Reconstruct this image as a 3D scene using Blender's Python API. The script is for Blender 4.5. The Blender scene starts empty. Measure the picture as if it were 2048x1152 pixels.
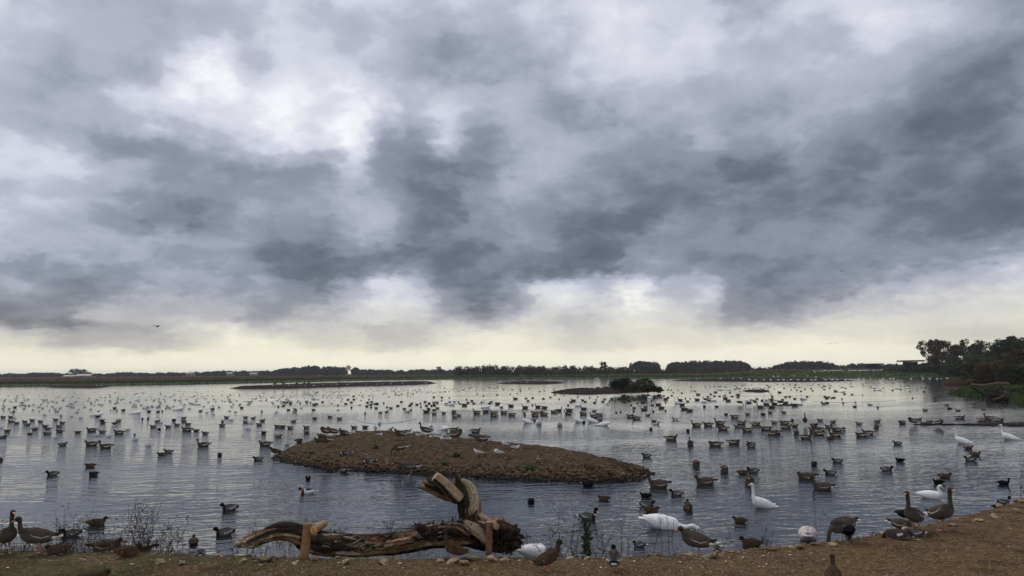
import bpy, bmesh, math, random
import numpy as np
from mathutils import Vector, Matrix, noise as mnoise
rng = np.random.default_rng(7)
random.seed(7)
SC = bpy.context.scene
COL = SC.collection

# ------------------------------------------------------------------ camera
F, CX, CY = 1500.0, 1024.0, 576.0
CAMH = 3.3
HOR_C = 743.5
PITCH = math.atan((HOR_C - CY) / F)
ROLL = math.atan(15.0 / 2048.0)
cam_d = bpy.data.cameras.new("camera")
cam_d.sensor_width = 36.0
cam_d.lens = F / 2048 * 36.0
cam_d.clip_start = 0.1
cam_d.clip_end = 20000
cam = bpy.data.objects.new("camera", cam_d)
COL.objects.link(cam)
CAM_M = (Matrix.Translation((0, 0, CAMH)) @ Matrix.Rotation(math.pi / 2 + PITCH, 4, 'X') @ Matrix.Rotation(-ROLL, 4, 'Z'))
cam.matrix_world = CAM_M
SC.camera = cam
R3 = CAM_M.to_3x3()
def ray(px, py):
    d = R3 @ Vector(((px - CX) / F, (CY - py) / F, -1.0))
    return d
def P(px, py, z=0.0):
    """the point of the place that stands at height z under a pixel of the photograph"""
    d = ray(px, py)
    t = (z - CAMH) / d.z
    return Vector((d.x * t, d.y * t, z))
def PY(px, py, Y):
    """the point at forward distance Y seen at a pixel"""
    d = ray(px, py)
    t = Y / d.y
    return Vector((d.x * t, Y, CAMH + d.z * t))

# ------------------------------------------------------------------ render look
SC.view_settings.view_transform = 'Standard'
SC.view_settings.look = 'None'
SC.view_settings.exposure = 0.0
SC.view_settings.gamma = 1.0
SC.view_settings.use_curve_mapping = False

# ------------------------------------------------------------------ world: nishita sky behind a broken layer of cloud
SUN_AZ, SUN_EL = -38.0, 50.0
W = bpy.data.worlds.new("World")
SC.world = W
W.use_nodes = True
NT = W.node_tree
NT.nodes.clear()
class G:
    """small helper to wire maths nodes"""
    def __init__(s, nt): s.nt = nt
    def node(s, t, **kw):
        n = s.nt.nodes.new(t)
        for k, v in kw.items(): setattr(n, k, v)
        return n
    def put(s, sock, v):
        if hasattr(v, 'is_output') or hasattr(v, 'links'): s.nt.links.new(v, sock)
        else: sock.default_value = v
    def m(s, op, a, b=None, c=None, clamp=False):
        n = s.node('ShaderNodeMath', operation=op, use_clamp=clamp)
        s.put(n.inputs[0], a)
        if b is not None: s.put(n.inputs[1], b)
        if c is not None: s.put(n.inputs[2], c)
        return n.outputs[0]
    def mr(s, v, a, b, c=0.0, d=1.0, smooth=True):
        n = s.node('ShaderNodeMapRange')
        n.interpolation_type = 'SMOOTHSTEP' if smooth else 'LINEAR'
        s.put(n.inputs[0], v)
        for i, q in enumerate((a, b, c, d)): s.put(n.inputs[i + 1], q)
        return n.outputs[0]
    def noise(s, vec, scale, detail=4.0, rough=0.5, dist=0.0, lac=2.0):
        n = s.node('ShaderNodeTexNoise')
        s.put(n.inputs['Vector'], vec)
        s.put(n.inputs['Scale'], scale); s.put(n.inputs['Detail'], detail)
        s.put(n.inputs['Roughness'], rough); s.put(n.inputs['Distortion'], dist)
        s.put(n.inputs['Lacunarity'], lac)
        return n
    def mix(s, f, a, b, blend='MIX'):
        n = s.node('ShaderNodeMix', data_type='RGBA', blend_type=blend)
        s.put(n.inputs[0], f); s.put(n.inputs[6], a); s.put(n.inputs[7], b)
        return n.outputs[2]
    def ramp(s, v, stops):
        n = s.node('ShaderNodeValToRGB')
        s.put(n.inputs[0], v)
        e = n.color_ramp.elements
        while len(e) > 1: e.remove(e[0])
        e[0].position = stops[0][0]; e[0].color = (*stops[0][1], 1)
        for p, c in stops[1:]:
            q = e.new(p); q.color = (*c, 1)
        return n.outputs[0]
    def xyz(s, a, b, c):
        n = s.node('ShaderNodeCombineXYZ')
        for i, q in enumerate((a, b, c)): s.put(n.inputs[i], q)
        return n.outputs[0]
    def sep(s, v):
        n = s.node('ShaderNodeSeparateXYZ'); s.put(n.inputs[0], v)
        return n.outputs
g = G(NT)
# brightness of the cloud layer as display values: rows 48 px, columns 64 px apart
SKY = np.array([
 [200,178,175,172,165,168,185,180,185,195,178,195,190,190,195,195,195,200,215,215,195,190,185,140,180,200,200,198,200,190,180,170,155],
 [190,195,178,172,165,160,165,170,178,205,198,175,185,178,168,175,185,190,200,220,205,190,200,195,180,190,175,215,205,195,180,165,140],
 [185,175,165,165,165,172,190,218,190,205,205,185,185,165,148,160,165,178,190,215,215,200,210,175,172,175,185,190,185,165,150,135,120],
 [175,162,162,165,165,172,222,238,180,205,220,205,180,165,155,152,155,160,190,195,205,205,175,180,172,180,190,180,175,150,130,120,118],
 [172,162,168,178,205,215,220,230,225,225,215,225,215,185,190,180,175,165,155,175,185,180,170,168,170,168,170,165,155,130,115,105,120],
 [178,168,160,160,175,190,200,210,225,235,220,230,190,170,200,165,175,155,140,150,165,150,165,160,155,160,165,150,125,105,105,115,135],
 [205,195,170,145,135,130,150,180,195,205,208,225,145,130,185,140,160,165,160,160,140,145,165,150,135,150,135,125,115,110,120,120,125],
 [195,205,200,185,165,145,140,135,140,145,150,200,140,128,125,130,165,178,150,135,130,125,120,105,110,135,125,115,120,120,115,110,115],
 [185,190,185,165,165,140,135,140,150,150,150,175,140,115,115,150,160,150,145,150,120,120,125,125,125,110,110,115,115,115,115,110,105],
 [195,185,170,160,140,115,120,140,155,140,150,165,165,125,112,130,150,140,115,105,105,135,135,130,125,130,125,125,115,120,115,105,105],
 [175,175,165,165,165,160,155,150,140,120,125,170,155,120,115,135,140,140,112,105,120,145,130,125,135,125,140,145,125,125,115,120,130],
 [140,140,150,155,150,150,155,150,140,105, 95,105,110,115,110,110,115,105,105,100,150,150,130,125,125,125,125,135,150,150,160,175,190],
 [155,160,125,120,135,165,150,150,160,135,110,170,215,190,120,115,150,208,215,190,228,180,195,125,120,125,125,150,175,185,190,195,200],
 [118,120,135,185,175,175,180,175,140,140,175,190,200,200,150,120,160,200,190,200,220,200,180,132,130,150,185,200,195,200,205,205,210],
 [205,190,150,155,165,165,195,215,215,205,190,195,180,180,210,218,222,205,192,200,205,208,205,215,218,218,216,215,212,200,195,190,195],
 [215,216,214,216,218,218,218,220,220,220,222,222,222,222,222,222,222,222,222,222,222,222,222,222,221,220,220,220,219,218,218,217,216],
 [216,216,217,218,218,218,219,220,220,220,222,222,222,222,222,222,222,222,222,222,222,222,222,222,221,220,220,220,219,218,218,217,216]], float) / 255.0
SKY[15:] += 11 / 255.0; SKY[14] += np.where(SKY[14] > .8, 3, 0) / 255.0
def sky_at(px, py):
    fx = min(max(px / 64.0, 0), 31.999); fy = min(max(py / 48.0, 0), 15.999)
    i, j = int(fy), int(fx); a, b = fy - i, fx - j
    a = a * a * (3 - 2 * a) * 0.5 + a * 0.5; b = b * b * (3 - 2 * b) * 0.5 + b * 0.5
    return (SKY[i, j] * (1 - a) * (1 - b) + SKY[i + 1, j] * a * (1 - b) + SKY[i, j + 1] * (1 - a) * b + SKY[i + 1, j + 1] * a * b)
AZ0, AZ1, EL0, EL1 = -37.0, 37.0, 0.0, 29.0
NA, NE = 61, 31
Mx = np.zeros((NA, NE))
Rinv = R3.inverted()
for i in range(NA):
    for j in range(NE):
        az = math.radians(AZ0 + (AZ1 - AZ0) * i / (NA - 1)); el = math.radians(EL0 + (EL1 - EL0) * j / (NE - 1))
        v = Rinv @ Vector((math.sin(az) * math.cos(el), math.cos(az) * math.cos(el), math.sin(el)))
        Mx[i, j] = sky_at(CX + F * v.x / -v.z, CY - F * v.y / -v.z)
mean_v = 0.60
U_, S_, V_ = np.linalg.svd(Mx - mean_v, full_matrices=False)
RANK = 14
tc = g.node('ShaderNodeTexCoord')
dx, dy, dz = g.sep(tc.outputs['Generated'])
zc = g.m('MAXIMUM', dz, 0.0)
# cloud-plane coordinates for the noise, so that texture closes up towards the horizon
den = g.m('ADD', zc, 0.38)
qv = g.xyz(g.m('DIVIDE', dx, den), g.m('DIVIDE', dy, den), g.m('MULTIPLY', zc, 0.6))
n1 = g.noise(qv, 3.0, 2.0, 0.45)
n2 = g.noise(qv, 7.0, 6.0, 0.56, 0.0)
n3 = g.noise(qv, 24.0, 5.0, 0.55, 0.0)
r1, g1, _ = g.sep(n1.outputs['Color']); r2, g2, b2 = g.sep(n2.outputs['Color']); r3, g3, _ = g.sep(n3.outputs['Color'])
azd = g.m('MULTIPLY', g.m('ARCTAN2', dx, dy), 180 / math.pi)
eld = g.m('MULTIPLY', g.m('ARCSINE', zc), 180 / math.pi)
def warp(base, *terms):
    o = base
    for ch, amp in terms: o = g.m('MULTIPLY_ADD', g.m('SUBTRACT', ch, 0.5), amp, o)
    return o
fade = g.mr(eld, 0.5, 9.0, 0.35, 1.0)
azw = warp(azd, (r2, 4.0), (r3, 2.2))
elo = warp(0.0, (g2, 2.8), (g3, 1.7))
elw = g.m('MULTIPLY_ADD', elo, fade, eld)
un = g.m('MULTIPLY_ADD', azw, 1 / (AZ1 - AZ0), -AZ0 / (AZ1 - AZ0))
vn = g.m('MULTIPLY_ADD', elw, 1 / (EL1 - EL0), -EL0 / (EL1 - EL0))
def curve(sock, vals):
    lo, hi = float(vals.min()), float(vals.max())
    n = g.node('ShaderNodeFloatCurve')
    g.put(n.inputs['Value'], sock)
    cm = n.mapping; c = cm.curves[0]
    N = len(vals)
    for k in range(1, N - 1): c.points.new(k / (N - 1), 0.5)
    pts = sorted(c.points, key=lambda p: p.location[0])
    for k, p in enumerate(pts):
        p.location = (k / (N - 1), (float(vals[k]) - lo) / (hi - lo)); p.handle_type = 'AUTO'
    cm.update()
    return g.m('MULTIPLY_ADD', n.outputs[0], hi - lo, lo)
u_lo = g.m('MULTIPLY', un, 2.0, None, True); u_hi = g.m('MULTIPLY_ADD', un, 2.0, -1.0, True)
def curve2(vals):
    """61 points as two curves that share the middle one"""
    return g.m('ADD', curve(u_lo, vals[:31]), curve(u_hi, vals[30:] - vals[30]))
acc = mean_v
for k in range(RANK):
    w = math.sqrt(S_[k])
    acc = g.m('MULTIPLY_ADD', curve2(U_[:, k] * w), curve(vn, V_[k] * w), acc)
# beyond the photographed part the layer goes on, made brighter to light the foreground
mu = g.m('MULTIPLY', g.mr(azd, -42.0, -34.0), g.mr(azd, 42.0, 34.0))
mv = g.mr(eld, 33.0, 26.0)
inside = g.m('MULTIPLY', mu, mv)
gen = warp(0.74, (r1, 0.45), (b2, 0.25))
low = g.mr(eld, 9.0, 2.0)
gen = g.m('ADD', gen, g.m('MULTIPLY', low, g.m('SUBTRACT', 0.83, gen)))
val = g.m('ADD', g.m('MULTIPLY', acc, inside), g.m('MULTIPLY', gen, g.m('SUBTRACT', 1.0, inside)))
# billows and wisps
hi_ = g.mr(eld, 1.0, 6.0, 0.15, 1.0)
det = warp(0.0, (b2, 0.12), (r3, 0.06))
nb = g.noise(qv, 9.0, 8.0, 0.58, 0.15)
bil = g.m('MULTIPLY', g.m('SUBTRACT', g.mr(nb.outputs['Fac'], 0.40, 0.60), 0.5), 0.05)
val = g.m('MULTIPLY_ADD', g.m('ADD', det, bil), hi_, val)
# cloud layers: the brightness gathers in shelves, which gives the banks their edges
PER = 0.135
step_ = g.m('MULTIPLY', g.m('SINE', g.m('MULTIPLY', val, 2 * math.pi / PER)), -0.36 * PER / (2 * math.pi))
val = g.m('MULTIPLY_ADD', step_, hi_, val)
val = g.m('MINIMUM', g.m('MAXIMUM', val, 0.2), 0.97)
lin = g.m('MULTIPLY', g.m('POWER', val, 2.2), g.mr(elw, 14.0, 3.0, 1.10, 1.10))
cool = g.ramp(val, [(0.30, (0.83, 1.005, 1.36)), (0.50, (0.88, 1.005, 1.29)), (0.72, (0.95, 1.0, 1.20)), (0.92, (1.01, 1.02, 1.06))])
warm = g.ramp(val, [(0.45, (0.98, 0.98, 1.07)), (0.68, (1.03, 0.99, 0.94)), (0.86, (1.06, 1.02, 0.83))])
tint = g.mix(g.mr(elw, 8.0, 1.2), cool, warm)
below = g.mr(dz, -0.02, 0.0)
colr = g.mix(1.0, tint, g.xyz(lin, lin, lin), 'MULTIPLY')
colr = g.mix(below, (0.10, 0.10, 0.09, 1), colr)
bgc = g.node('ShaderNodeBackground'); g.put(bgc.inputs[0], colr); bgc.inputs[1].default_value = 1.0
skyt = g.node('ShaderNodeTexSky', sky_type='NISHITA', sun_disc=False)
skyt.sun_elevation = math.radians(SUN_EL); skyt.sun_rotation = math.radians(SUN_AZ)
bgs = g.node('ShaderNodeBackground'); g.put(bgs.inputs[0], skyt.outputs[0]); bgs.inputs[1].default_value = 0.08
mixs = g.node('ShaderNodeMixShader'); mixs.inputs[0].default_value = 0.96
NT.links.new(bgs.outputs[0], mixs.inputs[1]); NT.links.new(bgc.outputs[0], mixs.inputs[2])
wo = g.node('ShaderNodeOutputWorld'); NT.links.new(mixs.outputs[0], wo.inputs[0])
W.cycles.sampling_method = 'MANUAL'; W.cycles.sample_map_resolution = 512

# ------------------------------------------------------------------ sun behind the overcast: weak and wide
sun_d = bpy.data.lights.new("sun", 'SUN')
sun_d.energy = 1.5; sun_d.angle = math.radians(45); sun_d.color = (1.0, 0.95, 0.87)
sun = bpy.data.objects.new("sun", sun_d); COL.objects.link(sun)
sa, se = math.radians(SUN_AZ), math.radians(SUN_EL)
sv = Vector((math.sin(sa) * math.cos(se), math.cos(sa) * math.cos(se), math.sin(se)))
sun.rotation_euler = (-sv).to_track_quat('-Z', 'Y').to_euler()
sun.location = sv * 60

# ------------------------------------------------------------------ helpers
def mesh_np(name, V, faces, mat=None, smooth=True):
    """mesh from a vertex array and a face array (n x 3 or n x 4)"""
    V = np.asarray(V, np.float32); faces = np.asarray(faces, np.int32)
    me = bpy.data.meshes.new(name)
    k = faces.shape[1]
    me.vertices.add(len(V)); me.vertices.foreach_set('co', V.ravel())
    me.loops.add(faces.size); me.loops.foreach_set('vertex_index', faces.ravel())
    me.polygons.add(len(faces))
    me.polygons.foreach_set('loop_start', np.arange(0, faces.size, k, dtype=np.int32))
    me.polygons.foreach_set('use_smooth', np.full(len(faces), smooth))
    me.update(calc_edges=True)
    if mat: me.materials.append(mat)
    return me
def link(name, me, parent=None, loc=None, rot=None, scale=None):
    o = bpy.data.objects.new(name, me); COL.objects.link(o)
    if parent: o.parent = parent
    if loc is not None: o.location = loc
    if rot is not None: o.rotation_euler = rot
    if scale is not None: o.scale = scale
    return o
def tag(o, label=None, cat=None, group=None, kind=None):
    if label: o['label'] = label
    if cat: o['category'] = cat
    if group: o['group'] = group
    if kind: o['kind'] = kind
    return o
def grid_faces(nu, nv, wrap=False):
    i, j = np.meshgrid(np.arange(nu - 1), np.arange(nv if wrap else nv - 1), indexing='ij')
    i = i.ravel(); j = j.ravel(); j2 = (j + 1) % nv
    return np.stack([i * nv + j, (i + 1) * nv + j, (i + 1) * nv + j2, i * nv + j2], 1)
def smoothstep(a, b, x):
    t = np.clip((x - a) / (b - a), 0, 1); return t * t * (3 - 2 * t)
def vnoise(x, y, seed=0):
    """value noise on arrays"""
    x = np.asarray(x, float); y = np.asarray(y, float)
    xi = np.floor(x).astype(np.int64); yi = np.floor(y).astype(np.int64)
    fx = x - xi; fy = y - yi
    fx = fx * fx * (3 - 2 * fx); fy = fy * fy * (3 - 2 * fy)
    def h(a, b):
        n = (a * 374761393 + b * 668265263 + seed * 974634777) & 0xffffffff
        n = ((n ^ (n >> 13)) * 1274126177) & 0xffffffff
        return ((n ^ (n >> 16)) & 0xffff) / 65535.0
    return (h(xi, yi) * (1 - fx) * (1 - fy) + h(xi + 1, yi) * fx * (1 - fy) + h(xi, yi + 1) * (1 - fx) * fy + h(xi + 1, yi + 1) * fx * fy)
def fbm(x, y, oct=4, seed=0):
    s = 0; a = 0.5; t = 0
    for k in range(oct):
        s = s + a * vnoise(x * 2 ** k, y * 2 ** k, seed + k); t += a; a *= 0.5
    return s / t
def poly_sd(px, py, poly):
    """signed distance to a closed polygon, positive inside"""
    poly = np.asarray(poly, float); n = len(poly)
    d = np.full(px.shape, 1e18); inside = np.zeros(px.shape, bool)
    for i in range(n):
        ax, ay = poly[i]; bx, by = poly[(i + 1) % n]
        ex, ey = bx - ax, by - ay
        t = np.clip(((px - ax) * ex + (py - ay) * ey) / (ex * ex + ey * ey + 1e-12), 0, 1)
        d = np.minimum(d, (px - ax - t * ex) ** 2 + (py - ay - t * ey) ** 2)
        c = ((ay > py) != (by > py)) & (px < (bx - ax) * (py - ay) / ((by - ay) if by != ay else 1e-12) + ax)
        inside ^= c
    d = np.sqrt(d)
    return np.where(inside, d, -d)
def smooth_poly(pts, n=8):
    """closed Catmull-Rom through the points"""
    pts = [np.array(p[:2], float) for p in pts]; out = []
    N = len(pts)
    for i in range(N):
        p0, p1, p2, p3 = pts[i - 1], pts[i], pts[(i + 1) % N], pts[(i + 2) % N]
        for k in range(n):
            t = k / n
            out.append(0.5 * ((2 * p1) + (-p0 + p2) * t + (2 * p0 - 5 * p1 + 4 * p2 - p3) * t * t + (-p0 + 3 * p1 - 3 * p2 + p3) * t ** 3))
    return out
class Bag:
    """collects triangles/quads from many small shapes for ONE mesh"""
    def __init__(s): s.V = []; s.F = []; s.n = 0; s.C = []
    def add(s, V, Fa, c=None):
        V = np.asarray(V, np.float32); s.V.append(V); s.F.append(np.asarray(Fa, np.int32) + s.n); s.n += len(V)
        if c is not None: s.C.append(np.tile(np.array([*c, 1.0], np.float32), (len(V), 1)))
    def mesh(s, name, mat, smooth=True):
        me = mesh_np(name, np.concatenate(s.V), np.concatenate(s.F), mat, smooth)
        if s.C: set_col(me, np.concatenate(s.C))
        return me
def set_col(me, C, name='col'):
    a = me.color_attributes.new(name, 'FLOAT_COLOR', 'POINT')
    a.data.foreach_set('color', np.asarray(C, np.float32).ravel())

# ------------------------------------------------------------------ materials
def material(name):
    m = bpy.data.materials.new(name); m.use_nodes = True
    m.node_tree.nodes.clear()
    h = G(m.node_tree)
    bs = h.node('ShaderNodeBsdfPrincipled'); out = h.node('ShaderNodeOutputMaterial')
    h.nt.links.new(bs.outputs[0], out.inputs[0])
    h.bs = bs; h.out = out
    return m, h
def bump(h, height, strength=0.5, dist=0.01, normal=None):
    b = h.node('ShaderNodeBump'); h.put(b.inputs['Height'], height)
    b.inputs['Strength'].default_value = strength; b.inputs['Distance'].default_value = dist
    if normal is not None: h.put(b.inputs['Normal'], normal)
    return b.outputs[0]
def attr(h, name):
    a = h.node('ShaderNodeAttribute'); a.attribute_name = name
    return a
def rgb(c): return (*c, 1.0)

# water -------------------------------------------------------------
M_water, h = material('lake_water')
geo = h.node('ShaderNodeNewGeometry')
px_, py_, pz_ = h.sep(geo.outputs['Position'])
# crests run mostly across the wind; they lean a little
ca, sa_ = math.cos(math.radians(9)), math.sin(math.radians(9))
rx = h.m('ADD', h.m('MULTIPLY', px_, ca), h.m('MULTIPLY', py_, sa_))
ry = h.m('SUBTRACT', h.m('MULTIPLY', py_, ca), h.m('MULTIPLY', px_, sa_))
v1 = h.xyz(h.m('MULTIPLY', rx, 0.42), ry, 0.0)
v2 = h.xyz(h.m('MULTIPLY', rx, 0.40), h.m('MULTIPLY_ADD', px_, 0.10, ry), 3.7)
w1 = h.noise(v1, 2.1, 2.0, 0.5, 0.7)
w2 = h.noise(v2, 5.2, 2.5, 0.55, 0.5)
w3 = h.noise(h.xyz(h.m('MULTIPLY', rx, 0.5), ry, 9.0), 10.0, 2.0, 0.5, 0.3)
patch = h.noise(h.xyz(h.m('MULTIPLY', px_, 0.03), h.m('MULTIPLY', py_, 0.12), 0.0), 1.0, 3.0, 0.5)
gust = h.mr(patch.outputs['Fac'], 0.36, 0.64, 0.42, 1.40)
hh = h.m('MULTIPLY_ADD', w2.outputs['Fac'], 0.42, w1.outputs['Fac'])
hh = h.m('MULTIPLY_ADD', w3.outputs['Fac'], 0.10, hh)
hh = h.m('MULTIPLY', hh, gust)
calm = h.mr(h.m('MULTIPLY_ADD', py_, 0.10, px_), -45.0, 20.0, 0.36, 0.13)
hh = h.m('MULTIPLY', hh, h.m('ADD', calm, h.m('MULTIPLY', h.mr(py_, 15.0, 88.0, 1.0, 0.0), h.m('SUBTRACT', 1.0, calm))))
h.put(h.bs.inputs['Normal'], bump(h, hh, 1.0, 0.048))
h.put(h.bs.inputs['Base Color'], rgb((0.012, 0.016, 0.022)))
h.bs.inputs['IOR'].default_value = 1.333
h.put(h.bs.inputs['Roughness'], h.mr(py_, 16.0, 110.0, 0.035, 0.075))
h.bs.inputs['Specular IOR Level'].default_value = 0.5
me = mesh_np('lake', [(-2200, -40, 0), (2200, -40, 0), (2200, 2400, 0), (-2200, 2400, 0)], [(0, 1, 2, 3)], M_water)
tag(link('lake_water', me), kind='structure')

# ------------------------------------------------------------------ ground materials
M_ground, h = material('bank_soil')
tcg = h.node('ShaderNodeNewGeometry').outputs['Position']
nA = h.noise(tcg, 0.9, 5.0, 0.6); nB = h.noise(tcg, 9.0, 6.0, 0.65); nC = h.noise(tcg, 60.0, 4.0, 0.7)
gx, gy, gz = h.sep(tcg)
base = h.ramp(nB.outputs['Fac'], [(0.28, (0.044, 0.026, 0.011)), (0.5, (0.112, 0.070, 0.031)), (0.72, (0.195, 0.128, 0.061))])
grit = h.ramp(nC.outputs['Fac'], [(0.30, (0.45, 0.45, 0.45)), (0.55, (1.0, 1.0, 1.0)), (0.78, (1.9, 1.8, 1.6))])
col = h.mix(1.0, base, grit, 'MULTIPLY')
moss = h.mix(1.0, h.ramp(nB.outputs['Fac'], [(0.3, (0.035, 0.034, 0.010)), (0.7, (0.095, 0.085, 0.026))]), grit, 'MULTIPLY')
mossf = h.m('MULTIPLY', h.mr(gx, 0.5, -4.5), h.mr(nA.outputs['Fac'], 0.36, 0.56))
col = h.mix(mossf, col, moss)
col = h.mix(h.m('MULTIPLY', h.mr(h.noise(tcg, 1.9, 3.0, 0.55).outputs['Fac'], 0.52, 0.62), 0.5), col, (0.022, 0.014, 0.007, 1))
wet = h.mr(gz, 0.02, 0.14)
col = h.mix(wet, h.mix(0.55, col, (0.012, 0.009, 0.006, 1)), col)
h.put(h.bs.inputs['Base Color'], col)
h.bs.inputs['Roughness'].default_value = 0.9
h.bs.inputs['Specular IOR Level'].default_value = 0.1
h.put(h.bs.inputs['Normal'], bump(h, h.m('MULTIPLY_ADD', nC.outputs['Fac'], 0.4, nB.outputs['Fac']), 0.9, 0.03))

M_isle, h = material('islet_soil')
tcg = h.node('ShaderNodeNewGeometry').outputs['Position']
nA = h.noise(tcg, 0.6, 4.0, 0.6); nB = h.noise(tcg, 5.0, 6.0, 0.65); nC = h.noise(tcg, 26.0, 4.0, 0.7)
_, _, gz = h.sep(tcg)
base = h.ramp(nB.outputs['Fac'], [(0.30, (0.028, 0.018, 0.010)), (0.5, (0.070, 0.046, 0.024)), (0.72, (0.135, 0.090, 0.048))])
grit = h.ramp(nC.outputs['Fac'], [(0.30, (0.4, 0.4, 0.4)), (0.55, (1.0, 1.0, 1.0)), (0.74, (2.0, 1.9, 1.7))])
col = h.mix(1.0, base, grit, 'MULTIPLY')
col = h.mix(h.mr(nA.outputs['Fac'], 0.55, 0.72, 0.0, 0.35), col, (0.035, 0.040, 0.012, 1))
col = h.mix(h.mr(gz, 0.03, 0.16), (0.010, 0.008, 0.006, 1), col)
h.put(h.bs.inputs['Base Color'], col)
h.bs.inputs['Roughness'].default_value = 0.95
h.bs.inputs['Specular IOR Level'].default_value = 0.1
h.put(h.bs.inputs['Normal'], bump(h, h.m('MULTIPLY_ADD', nC.outputs['Fac'], 0.4, nB.outputs['Fac']), 0.9, 0.05))

M_mud, h = material('mud')
tcg = h.node('ShaderNodeNewGeometry').outputs['Position']
nB = h.noise(tcg, 1.2, 5.0, 0.65)
h.put(h.bs.inputs['Base Color'], h.ramp(nB.outputs['Fac'], [(0.3, (0.010, 0.006, 0.005)), (0.7, (0.034, 0.020, 0.015))]))
h.bs.inputs['Roughness'].default_value = 0.95; h.bs.inputs['Specular IOR Level'].default_value = 0.05

M_land, h = material('marsh_land')
tcg = h.node('ShaderNodeNewGeometry').outputs['Position']
lx, ly, lz = h.sep(tcg)
va = attr(h, 'inland')
nA = h.noise(h.xyz(h.m('MULTIPLY', lx, 0.5), ly, 0.0), 0.025, 5.0, 0.65); nB = h.noise(tcg, 0.35, 5.0, 0.7)
green = h.ramp(nB.outputs['Fac'], [(0.3, (0.020, 0.034, 0.009)), (0.55, (0.048, 0.080, 0.020)), (0.75, (0.085, 0.120, 0.032))])
brown = h.ramp(nB.outputs['Fac'], [(0.3, (0.045, 0.030, 0.018)), (0.7, (0.115, 0.076, 0.044))])
f = h.m('MULTIPLY_ADD', h.m('SUBTRACT', nA.outputs['Fac'], 0.5), 0.9, va.outputs['Fac'])
col = h.mix(h.mr(f, 0.42, 0.58), green, brown)
col = h.mix(h.mr(lz, 0.03, 0.30), (0.010, 0.009, 0.006, 1), col)
h.put(h.bs.inputs['Base Color'], col); h.bs.inputs['Roughness'].default_value = 0.95
h.bs.inputs['Specular IOR Level'].default_value = 0.1
h.put(h.bs.inputs['Normal'], bump(h, nB.outputs['Fac'], 0.8, 0.8))

def stone_material(name, stops, wet_z=0.08):
    M, h = material(name)
    oi = h.node('ShaderNodeObjectInfo'); pos = h.node('ShaderNodeNewGeometry').outputs['Position']
    at = attr(h, 'col')
    n = h.noise(pos, 14.0, 5.0, 0.65); n2 = h.noise(pos, 3.0, 2.0, 0.5)
    c = h.ramp(n2.outputs['Fac'], stops)
    c = h.mix(1.0, c, h.ramp(n.outputs['Fac'], [(0.25, (0.45, 0.43, 0.40)), (0.6, (1.1, 1.1, 1.1))]), 'MULTIPLY')
    rv = h.mr(oi.outputs['Random'], 0.0, 1.0, 0.6, 1.35, False)
    c = h.mix(1.0, c, h.xyz(rv, rv, rv), 'MULTIPLY')
    _, _, z = h.sep(pos)
    w = h.mr(z, wet_z * 0.4, wet_z)
    c = h.mix(w, h.mix(0.7, c, (0.008, 0.007, 0.006, 1)), c)
    h.put(h.bs.inputs['Base Color'], c)
    h.put(h.bs.inputs['Roughness'], h.mr(z, 0.0, wet_z, 0.6, 0.95))
    h.bs.inputs['Specular IOR Level'].default_value = 0.12
    h.put(h.bs.inputs['Normal'], bump(h, n.outputs['Fac'], 0.7, 0.02))
    return M
M_stone = stone_material('pale_limestone', [(0.3, (0.16, 0.115, 0.062)), (0.5, (0.27, 0.20, 0.115)), (0.7, (0.36, 0.30, 0.20))], 0.05)
M_rock = stone_material('islet_stone', [(0.3, (0.052, 0.036, 0.021)), (0.5, (0.095, 0.066, 0.039)), (0.7, (0.17, 0.128, 0.085))], 0.14)

# ------------------------------------------------------------------ near bank
bank_px = [(-420, 1092), (-200, 1098), (0, 1101), (150, 1104), (300, 1107), (450, 1110), (600, 1115), (800, 1116), (1000, 1116), (1150, 1115), (1300, 1112),
           (1400, 1106), (1480, 1101), (1560, 1095), (1640, 1086), (1720, 1074), (1800, 1060), (1870, 1047), (1940, 1030), (2000, 1014), (2060, 998), (2200, 960), (2500, 900), (3000, 850)]
BZ = 0.30
bank_w = [P(x, y, BZ) for x, y in bank_px]
bank_poly = [(p.x, p.y) for p in bank_w] + [(80, 30), (80, -60), (-40, -60), (-40, bank_w[0].y - 1)]
def bank_height(X, Y):
    sd = poly_sd(X, Y, bank_poly)
    z = -0.45 + (BZ + 0.45) * smoothstep(-0.75, 0.05, sd)
    z = z + 0.05 * smoothstep(0, 3, sd)
    z = z + (fbm(X * 1.3, Y * 1.3, 3, 3) - 0.5) * 0.07 + (fbm(X * 9, Y * 9, 3, 5) - 0.5) * 0.03
    return z, sd
def bank_z(x, y):
    z, _ = bank_height(np.array([x]), np.array([y])); return float(z[0])
xs = np.concatenate([np.linspace(-60, -10, 20)[:-1], np.arange(-10, 16, 0.055), np.linspace(16, 90, 30)])
ys = np.concatenate([np.linspace(-60, 8.5, 20)[:-1], np.arange(8.5, 21, 0.055), np.linspace(21, 40, 24)])
X, Y = np.meshgrid(xs, ys, indexing='ij')
Z, SD = bank_height(X, Y)
Fg = grid_faces(len(xs), len(ys))
keep = (SD.ravel()[Fg] > -1.6).any(1)
me = mesh_np('near_bank', np.stack([X.ravel(), Y.ravel(), Z.ravel()], 1), Fg[keep], M_ground)
BANK = tag(link('near_bank', me), label='brown gritty shore in the foreground with mossy patches', kind='structure')
# the lake bed under the water, out to the horizon
me = mesh_np('lake_bed', [(-2250, -60, -0.9), (2250, -60, -0.9), (2250, 2450, -0.9), (-2250, 2450, -0.9)], [(0, 1, 2, 3)], M_mud)
tag(link('lake_bed', me), kind='structure')

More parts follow.
